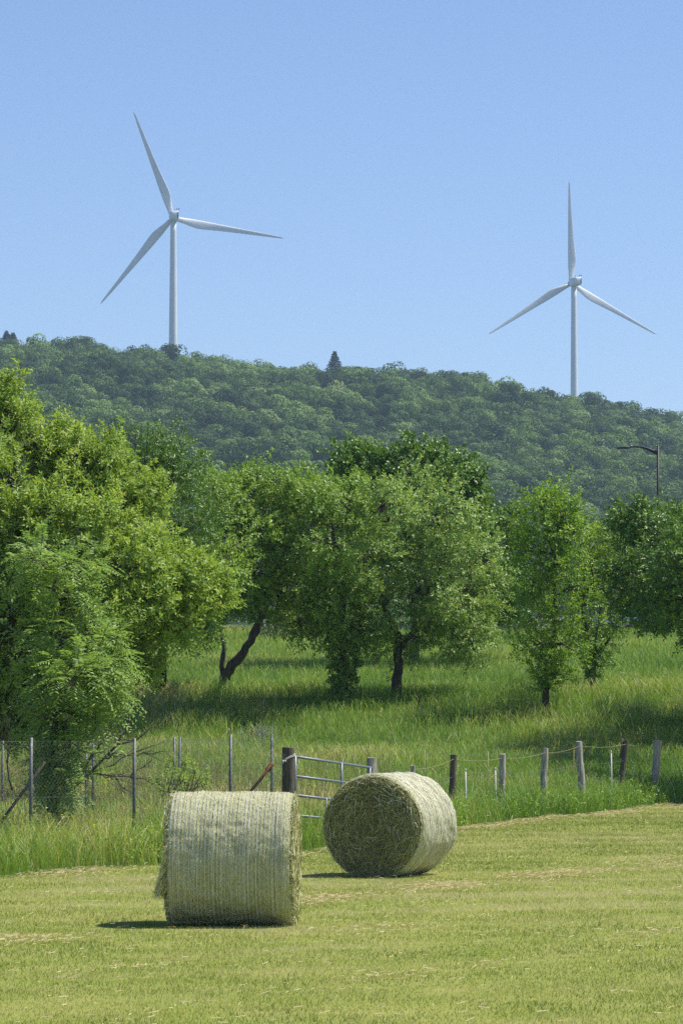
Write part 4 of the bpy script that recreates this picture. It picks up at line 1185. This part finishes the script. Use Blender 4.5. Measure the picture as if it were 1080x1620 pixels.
def car(name, label, loc, rz, paint, group):
    r = thing(name, label, 'car', loc, rz, group)
    # side outline (x along the car, z up), lofted across the width with tumblehome
    lower = [(-2.1, 0.32), (-2.14, 0.55), (-2.08, 0.82), (-1.75, 0.93), (1.0, 0.93), (1.75, 0.84), (2.08, 0.70), (2.14, 0.5), (2.08, 0.30), (1.72, 0.22)]
    prof = lower + [(1.68, 0.42), (1.5, 0.58), (1.3, 0.62), (1.1, 0.58), (0.94, 0.42), (0.9, 0.22), (-0.92, 0.22), (-0.96, 0.42), (-1.12, 0.58), (-1.32, 0.62), (-1.52, 0.58), (-1.68, 0.42), (-1.72, 0.24)]
    ws = [(-0.84, 0.9), (-0.80, 1.0), (0.80, 1.0), (0.84, 0.9)]
    n = len(prof); V = []; F4 = []
    cx, cz = 0, 0.55
    for y, s in ws:
        for x, z in prof: V.append((x * (0.985 if s < 1 else 1), y, z))
    for i in range(3):
        for q in range(n): F4.append((i * n + q, i * n + (q + 1) % n, (i + 1) * n + (q + 1) % n, (i + 1) * n + q))
    me = bpy.data.meshes.new('body'); me.from_pydata([tuple(v) for v in V], [], [tuple(f) for f in F4] + [tuple(range(n))[::-1], tuple(range(3 * n, 4 * n))])
    me.materials.append(paint); o = bpy.data.objects.new('body', me); COL.objects.link(o); o.parent = r
    # cabin: glass house with a roof
    def loft(secs, name, mat):
        V = []; F = []
        for (xa, xb, hy, z) in secs: V += [(xa, -hy, z), (xb, -hy, z), (xb, hy, z), (xa, hy, z)]
        k = len(secs)
        for i in range(k - 1):
            for q in range(4): F.append((i * 4 + q, i * 4 + (q + 1) % 4, i * 4 + 4 + (q + 1) % 4, i * 4 + 4 + q))
        F += [(3, 2, 1, 0), (k * 4 - 4, k * 4 - 3, k * 4 - 2, k * 4 - 1)]
        m = MB(); m.add(V, F); return m.build(name, mat, r)
    loft([(-1.85, 1.05, 0.76, 0.925), (-1.70, 0.80, 0.72, 1.12), (-1.42, 0.42, 0.62, 1.40)], 'windows', M['car_glass'])
    loft([(-1.46, 0.46, 0.64, 1.40), (-1.30, 0.28, 0.60, 1.455), (-1.0, 0.0, 0.45, 1.48)], 'roof', paint)
    for sy in (-1, 1):
        for (xa, xb) in ((-1.83, -1.44), (-0.45, -0.42), (1.0, 0.44)):
            m = MB(); m.tube([(xa, sy * 0.765, 0.93), (xb, sy * 0.632, 1.41)], 0.03, 6); m.build('pillar', paint, r)
    for x in (-1.32, 1.30):
        for y in (-0.78, 0.78):
            m = MB(); m.tube([(x, y - 0.09, 0.31), (x, y + 0.09, 0.31)], 0.31, 20); w_ = m.build('wheel', M['rubber'], r)
            m = MB(); m.tube([(x, y - 0.1, 0.31), (x, y + 0.1, 0.31)], 0.19, 12); m.build('rim', M['galv'], w_)
    for y in (-0.6, 0.6):
        m = MB(); m.box((2.0, y - 0.16, 0.58), (2.13, y + 0.16, 0.70)); m.build('headlight', M['lamp_glass'], r)
        m = MB(); m.box((-2.14, y - 0.14, 0.66), (-2.05, y + 0.14, 0.80)); m.build('tail_light', M['rust'], r)
    return r
c1 = at(1085, 158.5); c2 = at(948, 159.5)
car('parked_car', 'silver parked car half hidden behind leaves at the right edge of the meadow top', c1, PI, M['car_silver'], 'cars parked behind the orchard')
car('parked_car', 'light blue parked car glimpsed behind the open-branched tree', c2, PI, M['car_blue'], 'cars parked behind the orchard')

def guard_rail():
    base = at(950, 169.5)
    r = thing('guard_rail', 'pale steel guard rail along the far side of the road', 'guard rail', base)
    m = MB()
    x0, x1 = -40, 60
    m.add([(x0, 0, 0.50), (x1, 0, 0.50), (x1, -0.04, 0.58), (x0, -0.04, 0.58), (x1, 0, 0.65), (x0, 0, 0.65), (x1, -0.04, 0.72), (x0, -0.04, 0.72), (x1, 0, 0.80), (x0, 0, 0.80),
           (x0, 0.01, 0.50), (x1, 0.01, 0.50), (x1, 0.01, 0.80), (x0, 0.01, 0.80)],
          [(0, 1, 2, 3), (3, 2, 4, 5), (5, 4, 6, 7), (7, 6, 8, 9), (11, 10, 13, 12)])
    m.build('beam', M['galv'], r)
    for x in np.arange(-12, 14, 2.0):
        m = MB(); m.box((x - 0.05, 0.02, -0.1), (x + 0.05, 0.12, 0.78)); m.build('post', M['galv'], r)
guard_rail()

def stone_wall():
    base = at(830, 153.5)
    m = MB()
    for row in range(4):
        x = -2.6
        while x < 2.6:
            w = rng.uniform(0.22, 0.5); h_ = 0.2
            z0 = row * 0.205 - 0.05
            j = rng.uniform(-0.02, 0.02, 3)
            m.box((x + 0.006, -0.18 + j[0], z0), (x + w - 0.006, 0.18 + j[1], z0 + h_ - 0.01))
            x += w
    o = m.build('stone_wall', M['stone']); o.location = Vector(base)
    tag(o, 'low grey dry-stone wall at the top of the meadow behind the slim tree', 'wall')
stone_wall()
m = MB()
base = at(1008, 152.5)
import bmesh
bm = bmesh.new()
for k in range(16):
    res = bmesh.ops.create_icosphere(bm, subdivisions=2, radius=1.0)
    c = rng.normal(0, 1, 3) * np.array([0.36, 0.16, 0.10]) + np.array([0, 0, 0.2]); s = rng.uniform(0.16, 0.34)
    for v in res['verts']:
        n_ = 1 + 0.25 * math.sin(v.co.x * 5 + k) * math.cos(v.co.y * 4 + k * 2)
        v.co = Vector(c) + Vector((v.co.x * s * 1.3 * n_, v.co.y * s * n_, v.co.z * s * 0.8 * n_))
me = bpy.data.meshes.new('rock_pile'); bm.to_mesh(me); bm.free(); me.materials.append(M['dark_rock'])
o = bpy.data.objects.new('rock_pile', me); COL.objects.link(o); o.location = Vector(base)
tag(o, 'dark heap of rocks in front of the silver car', 'rocks')
# low clay-coloured wall and white marker post
m = MB()
for x in np.arange(-4.5, 3.0, 0.5):
    j = rng.uniform(-0.012, 0.012)
    m.box((x + 0.004, -0.12 + j, -0.1), (x + 0.496, 0.12 + j, 0.34 + j))
m.box((-4.52, -0.14, 0.355), (3.02, 0.14, 0.40))
o = m.build('low_wall', M['terracotta']); o.location = Vector(at(430, 151.5)); tag(o, 'low orange clay wall at the far edge of the meadow behind the leaning tree', 'wall')
m = MB(); g_ = at(418, 149.5); m.tube(np.array([[0, 0, -0.1], [0, 0, 0.6]]), [0.05, 0.045], 8); m.tube(np.array([[0, 0, 0.6], [0, 0, 0.66]]), [0.05, 0.02], 8)
o = m.build('marker_post', M['white_plastic']); o.location = Vector(g_); tag(o, 'short white marker post in front of the low orange wall', 'post')

# ------------------------------------------------------------------ wind turbines
def turbine(label, hub_px, hub_py, Y, tilt, yaw_deg, blade_len, azim):
    k = FPX / Y
    hub = P(hub_px, hub_py, Y)
    zb = float(hz(hub[0], Y)) + 0.5
    yaw = math.radians(yaw_deg)
    axis = np.array([-math.sin(yaw), math.cos(yaw), 0.0])     # from the tower to the rotor: away from the camera
    tower_xy = hub[:2] - axis[:2] * 3.6
    base = np.array([tower_xy[0], tower_xy[1], zb])
    r = thing('wind_turbine', label, 'wind turbine', base, 0, 'wind turbines on the wooded ridge')
    H = hub[2] - zb
    m = MB()
    zz = np.linspace(-2, H - 1.9, 24)
    m.tube(np.stack([0 * zz, 0 * zz, zz], 1), np.interp(zz, [0, H], [2.45, 1.32]), 40)
    m.build('tower', M['turbine'], r, True)
    def T(v):        # local frame: x right of axis, y along axis, z up
        v = np.asarray(v, float)
        R_ = np.array([[math.cos(yaw), -math.sin(yaw), 0], [math.sin(yaw), math.cos(yaw), 0], [0, 0, 1]])
        return v @ R_.T + np.array([0, 0, H])
    # nacelle: rounded box tapering towards the rotor
    m = MB(); V = []; F = []
    secs = [(-6.3, 1.50, -1.45, 1.70), (-6.0, 1.85, -1.85, 2.05), (-1.5, 2.0, -2.05, 2.15), (1.0, 1.9, -2.0, 1.95), (2.6, 1.55, -1.6, 1.55)]
    n = 16
    for (y, hw, z0, z1) in secs:
        for a in range(n):
            t = a / n * 2 * PI + PI / n
            c, s = math.cos(t), math.sin(t)
            e = 0.32
            x = hw * math.copysign(abs(c) ** e, c); z = (z0 + z1) / 2 + (z1 - z0) / 2 * math.copysign(abs(s) ** e, s)
            V.append((x, y, z))
    for i in range(len(secs) - 1):
        for q in range(n): F.append((i * n + q, i * n + (q + 1) % n, (i + 1) * n + (q + 1) % n, (i + 1) * n + q))
    V += [(0, -6.35, 0.1), (0, 2.65, 0)]
    F3 = [(len(V) - 2, (q + 1) % n, q) for q in range(n)] + [(len(V) - 1, (len(secs) - 1) * n + q, (len(secs) - 1) * n + (q + 1) % n) for q in range(n)]
    m.add(T(V), F, F3)
    nac = m.build('nacelle', M['turbine'], r)
    m = MB(); V = T([(1.30, -6.42, -1.2), (1.86, -6.10, -1.2), (1.86, -6.10, 1.5), (1.30, -6.42, 1.5), (1.30, -6.2, -1.2), (1.8, -5.9, -1.2), (1.8, -5.9, 1.5), (1.30, -6.2, 1.5)])
    m.add(V, [(0, 1, 2, 3), (4, 7, 6, 5), (0, 4, 5, 1), (3, 2, 6, 7), (1, 5, 6, 2), (0, 3, 7, 4)]); m.build('vent', M['vent'], nac)
    m = MB()
    for x, h_ in ((-1.2, 1.2), (0.2, 0.9), (1.2, 1.5)):
        q = MB(); q.tube(T([(x, -5.0, 2.0), (x, -5.0, 2.0 + h_)]), 0.09, 5); q.build('mast', M['vent'], nac)
    m.tube(T([(0.6, -5.0, 3.0), (2.1, -5.0, 3.0)]), 0.08, 5); m.tube(T([(1.8, -5.0, 2.85), (2.4, -5.0, 3.25)]), 0.2, 5)
    m.build('wind_sensor', M['vent'], nac)
    # hub and blades
    hy = 3.9
    m = MB()
    yy = np.linspace(-1.3, 1.9, 9); m.tube(T(np.stack([0 * yy, yy + hy, 0 * yy], 1)), 1.65 * np.sqrt(np.clip(1 - np.clip(yy / 1.95, 0, 1) ** 2, 0.02, 1)), 18)
    m.build('hub', M['turbine'], r, True)
    for q in range(3):
        az = math.radians(azim + 120 * q)
        rd = np.array([math.cos(az), 0, math.sin(az)]); tg = np.array([-math.sin(az), 0, math.cos(az)]); ax = np.array([0, 1.0, 0])
        m = MB(); V = []; F = []; ns = 30; nn = 14
        ss = np.linspace(0, 1, ns) ** 0.9
        for s in ss:
            rad_ = 1.2 + s * (blade_len - 1.2)
            chord = np.interp(s, [0, 0.04, 0.10, 0.17, 0.25, 0.4, 0.6, 0.8, 0.93, 0.985, 1.0], [2.1, 2.1, 3.0, 4.0, 3.9, 3.05, 2.2, 1.45, 0.95, 0.6, 0.12])
            chord = float(np.mean([np.interp(np.clip(s + o_, 0, 1), [0, 0.04, 0.10, 0.17, 0.25, 0.4, 0.6, 0.8, 0.93, 1.0], [2.1, 2.1, 3.0, 4.15, 4.0, 3.05, 2.2, 1.45, 0.95, 0.5]) for o_ in np.linspace(-0.06, 0.06, 7)])) * (1 - 0.85 * np.clip((s - 0.975) / 0.025, 0, 1))
            thick = np.interp(s, [0, 0.04, 0.17, 0.4, 1.0], [2.1, 2.0, 1.05, 0.55, 0.05])
            tw = math.radians(np.interp(s, [0, 0.15, 0.4, 1], [16, 13, 5, 0]))
            lead = np.interp(s, [0, 0.1, 0.2, 1.0], [0.5, 0.38, 0.30, 0.42])
            bend = -1.2 * s ** 2
            c0 = rd * rad_ + ax * (hy + bend)
            cd = tg * math.cos(tw) + ax * math.sin(tw); nd = ax * math.cos(tw) - tg * math.sin(tw)
            for a in range(nn):
                t = a / nn * 2 * PI
                u = (math.cos(t) * 0.5 + 0.5)           # 0 trailing .. 1 leading
                xx = (u - (1 - lead)) * chord
                rnd_ = np.interp(s, [0, 0.05, 0.17], [1, 1, 0])
                th_ = math.sin(t) * thick * 0.5 * (rnd_ + (1 - rnd_) * (0.35 + 0.65 * u) )
                V.append(c0 + cd * xx + nd * th_)
        for i in range(ns - 1):
            for a in range(nn): F.append((i * nn + a, i * nn + (a + 1) % nn, (i + 1) * nn + (a + 1) % nn, (i + 1) * nn + a))
        V += [rd * 1.2 + ax * hy, rd * (blade_len + 0.05) + ax * (hy - 1.2)]
        F3 = [(ns * nn, (a + 1) % nn, a) for a in range(nn)] + [(ns * nn + 1, (ns - 1) * nn + a, (ns - 1) * nn + (a + 1) % nn) for a in range(nn)]
        m.add(T(V), F, F3); m.build('blade', M['turbine'], r, True)
    return r
turbine('left, nearer wind turbine with one blade pointing up and left', 273.5, 345, 1716, 0, 7, 51.0, 110.5)
turbine('right, farther wind turbine with one blade pointing straight up', 903, 448, 1898, 0, 17, 51.2, 91.5)

# ------------------------------------------------------------------ forest on the hill
def forest():
    protos = bpy.data.collections.new('forest_crowns')
    for v in range(7):
        g = np.random.default_rng(500 + v)
        k = 20; m = 130
        dv = unit(g.normal(0, 1, (k, 3)) + np.array([0, 0, 0.35]))
        c = dv * np.array([(4.2, 4.2, 3.6), (5.0, 4.6, 2.9), (3.3, 3.4, 4.6)][v % 3]) * g.uniform(0.45, 1.0, (k, 1)) + np.array([0, 0, 6.5])
        cr = g.uniform(1.0, 2.5, k)
        p = np.repeat(c, m, 0); d = unit(g.normal(0, 1, (k * m, 3)) + np.array([0, 0, 0.25]))
        p = p + d * (np.repeat(cr, m) * g.uniform(0.86, 1.0, k * m))[:, None] * np.array([1, 1, 0.85])
        n_ = unit(d + g.normal(0, 0.22, (k * m, 3)))
        dr = unit(np.cross(n_, g.normal(0, 1, (k * m, 3))))
        ln = g.uniform(0.35, 0.62, k * m)
        V, F, R = leaves_mesh(p, dr, n_, ln, ln * 0.8, np.clip(np.repeat(g.uniform(0, 1, k), m) * 0.6 + g.uniform(0, 0.4, k * m), 0, 1))
        mb = MB(); mb.tube([(0, 0, -2.0), (0.1, 0, 3), (0, 0, 7.5)], [0.35, 0.28, 0.12], 5, False)
        Vt = mb.V[0]; Ft = mb.F4[0]
        F = np.vstack([F, np.stack([Ft[:, 0], Ft[:, 1], Ft[:, 2]], 1) + len(V), np.stack([Ft[:, 0], Ft[:, 2], Ft[:, 3]], 1) + len(V)])
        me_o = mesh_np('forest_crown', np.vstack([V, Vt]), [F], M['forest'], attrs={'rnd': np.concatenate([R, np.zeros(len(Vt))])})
        COL.objects.unlink(me_o); protos.objects.link(me_o)
    pts = []
    y = 735.0
    while y < 1640:
        sp = 9.6
        half = 0.155 * y + 25
        for x in np.arange(-half, half, sp):
            xx = x + rng.uniform(-3.4, 3.4); yy = y + rng.uniform(-3.6, 3.6)
            # leave a clearing round each tower foot
            pts.append((xx, yy))
        y += sp * 1.02
    pts = np.array(pts)
    ok = np.ones(len(pts), bool)
    for hx, hyy in ((P(273.5, 345, 1716)[0], 1712), (P(903, 448, 1898)[0], 1894)):
        ok &= np.hypot(pts[:, 0] - hx, pts[:, 1] - hyy) > 7
    pts = pts[ok]
    z = hz(pts[:, 0], pts[:, 1])
    n = len(pts)
    big = vnoise(pts[:, 0], pts[:, 1], 60, 40)
    scl = (1.22 + 0.14 * big + rng.normal(0, 0.17, n)).clip(0.5, 1.6)
    me = bpy.data.meshes.new('forest')
    me.vertices.add(n); me.vertices.foreach_set('co', np.stack([pts[:, 0], pts[:, 1], z - 2.5], 1).astype(np.float32).ravel())
    a = me.attributes.new('scl', 'FLOAT', 'POINT'); a.data.foreach_set('value', scl.astype(np.float32))
    a = me.attributes.new('rotz', 'FLOAT', 'POINT'); a.data.foreach_set('value', rng.uniform(0, 6.283, n).astype(np.float32))
    a = me.attributes.new('pick', 'INT', 'POINT'); a.data.foreach_set('value', rng.integers(0, 7, n).astype(np.int32))
    me.update()
    o = bpy.data.objects.new('forest', me); COL.objects.link(o)
    tag(o, 'dense broadleaf wood covering the far hillside', 'forest', kind='stuff')
    ng = bpy.data.node_groups.new('forest_nodes', 'GeometryNodeTree')
    ng.interface.new_socket('Geometry', in_out='INPUT', socket_type='NodeSocketGeometry')
    ng.interface.new_socket('Geometry', in_out='OUTPUT', socket_type='NodeSocketGeometry')
    gi = ng.nodes.new('NodeGroupInput'); go = ng.nodes.new('NodeGroupOutput')
    ci = ng.nodes.new('GeometryNodeCollectionInfo'); ci.inputs['Collection'].default_value = protos
    ci.inputs['Separate Children'].default_value = True; ci.inputs['Reset Children'].default_value = True
    ip = ng.nodes.new('GeometryNodeInstanceOnPoints'); ip.inputs['Pick Instance'].default_value = True
    def attr(nm, ty):
        q = ng.nodes.new('GeometryNodeInputNamedAttribute'); q.data_type = ty; q.inputs['Name'].default_value = nm; return q.outputs[0]
    cx = ng.nodes.new('ShaderNodeCombineXYZ'); ng.links.new(attr('rotz', 'FLOAT'), cx.inputs[2])
    ng.links.new(gi.outputs[0], ip.inputs['Points']); ng.links.new(ci.outputs[0], ip.inputs['Instance'])
    ng.links.new(attr('pick', 'INT'), ip.inputs['Instance Index']); ng.links.new(cx.outputs[0], ip.inputs['Rotation'])
    ng.links.new(attr('scl', 'FLOAT'), ip.inputs['Scale']); ng.links.new(ip.outputs[0], go.inputs[0])
    md = o.modifiers.new('crowns', 'NODES'); md.node_group = ng
forest()

def spruce(label, px, ptop, Y, Hh):
    x = (px - 540) / FPX * Y
    top = P(px, ptop, Y); base = np.array([x, Y, top[2] - Hh])
    r = thing('spruce_tree', label, 'tree', base)
    m = MB(); m.tube([(0, 0, -3), (0, 0, Hh * 0.6), (0, 0, Hh)], [0.3, 0.16, 0.03], 6); m.build('trunk', M['bark'], r)
    n = 3800
    f = rng.uniform(0, 1, n) ** 0.75                         # 0 top .. 1 bottom
    tier = np.round(f * 15) / 15 + rng.normal(0, 0.012, n); tier = np.clip(tier, 0, 1); a = rng.uniform(0, 2 * PI, n)
    R_ = (0.2 + 6.2 * tier ** 0.95) * (1 + 0.2 * np.sin(tier * 40 + a))
    a = rng.uniform(0, 2 * PI, n); a = np.round(a / (2 * PI) * 9 + tier * 5) / 9 * 2 * PI + rng.normal(0, 0.16, n)
    q = rng.uniform(0.05, 1, n) ** 0.7
    p = np.stack([np.cos(a) * R_ * q, np.sin(a) * R_ * q, Hh * (1 - tier * 0.9) - 0.35 * R_ * q + rng.normal(0, 0.12, n)], 1)
    d = unit(np.stack([np.cos(a), np.sin(a), np.full(n, -0.35)], 1) + rng.normal(0, 0.35, (n, 3)))
    nr = unit(rng.normal(0, 0.5, (n, 3)) + np.array([0, 0, 1.0]))
    ln = rng.uniform(0.5, 0.95, n)
    V, F, Rr = leaves_mesh(p, d, nr, ln, ln * 0.5, rng.uniform(0, 1, n))
    mesh_np('crown', V, [F], M['needles'], r, {'rnd': Rr})
spruce('dark pointed spruce standing above the ridge line near the centre', 529, 556, 1490, 15)
spruce('small dark spruce on the ridge at the far left, nearer the edge', 9, 524, 1490, 13)
spruce('small dark spruce on the ridge at the far left, inner of the pair', 19, 527, 1494, 12)

# ------------------------------------------------------------------ haze
m = MB(); m.box((-4200, -400, -6), (4200, 6200, 285))
hz_o = m.build('haze', None); hz_o.data.materials.clear()
hm, nt, out = new_mat('haze')
pv = N(nt, 'ShaderNodeVolumePrincipled')
pv.inputs['Color'].default_value = (0.60, 0.82, 1.0, 1)
pv.inputs['Density'].default_value = 0.00012
pv.inputs['Anisotropy'].default_value = 0.2
nt.links.new(pv.outputs[0], out.inputs['Volume'])
hz_o.data.materials.append(hm)
hz_o['kind'] = 'stuff'; hz_o['label'] = 'thin pale blue summer haze over the whole valley'; hz_o['category'] = 'haze'
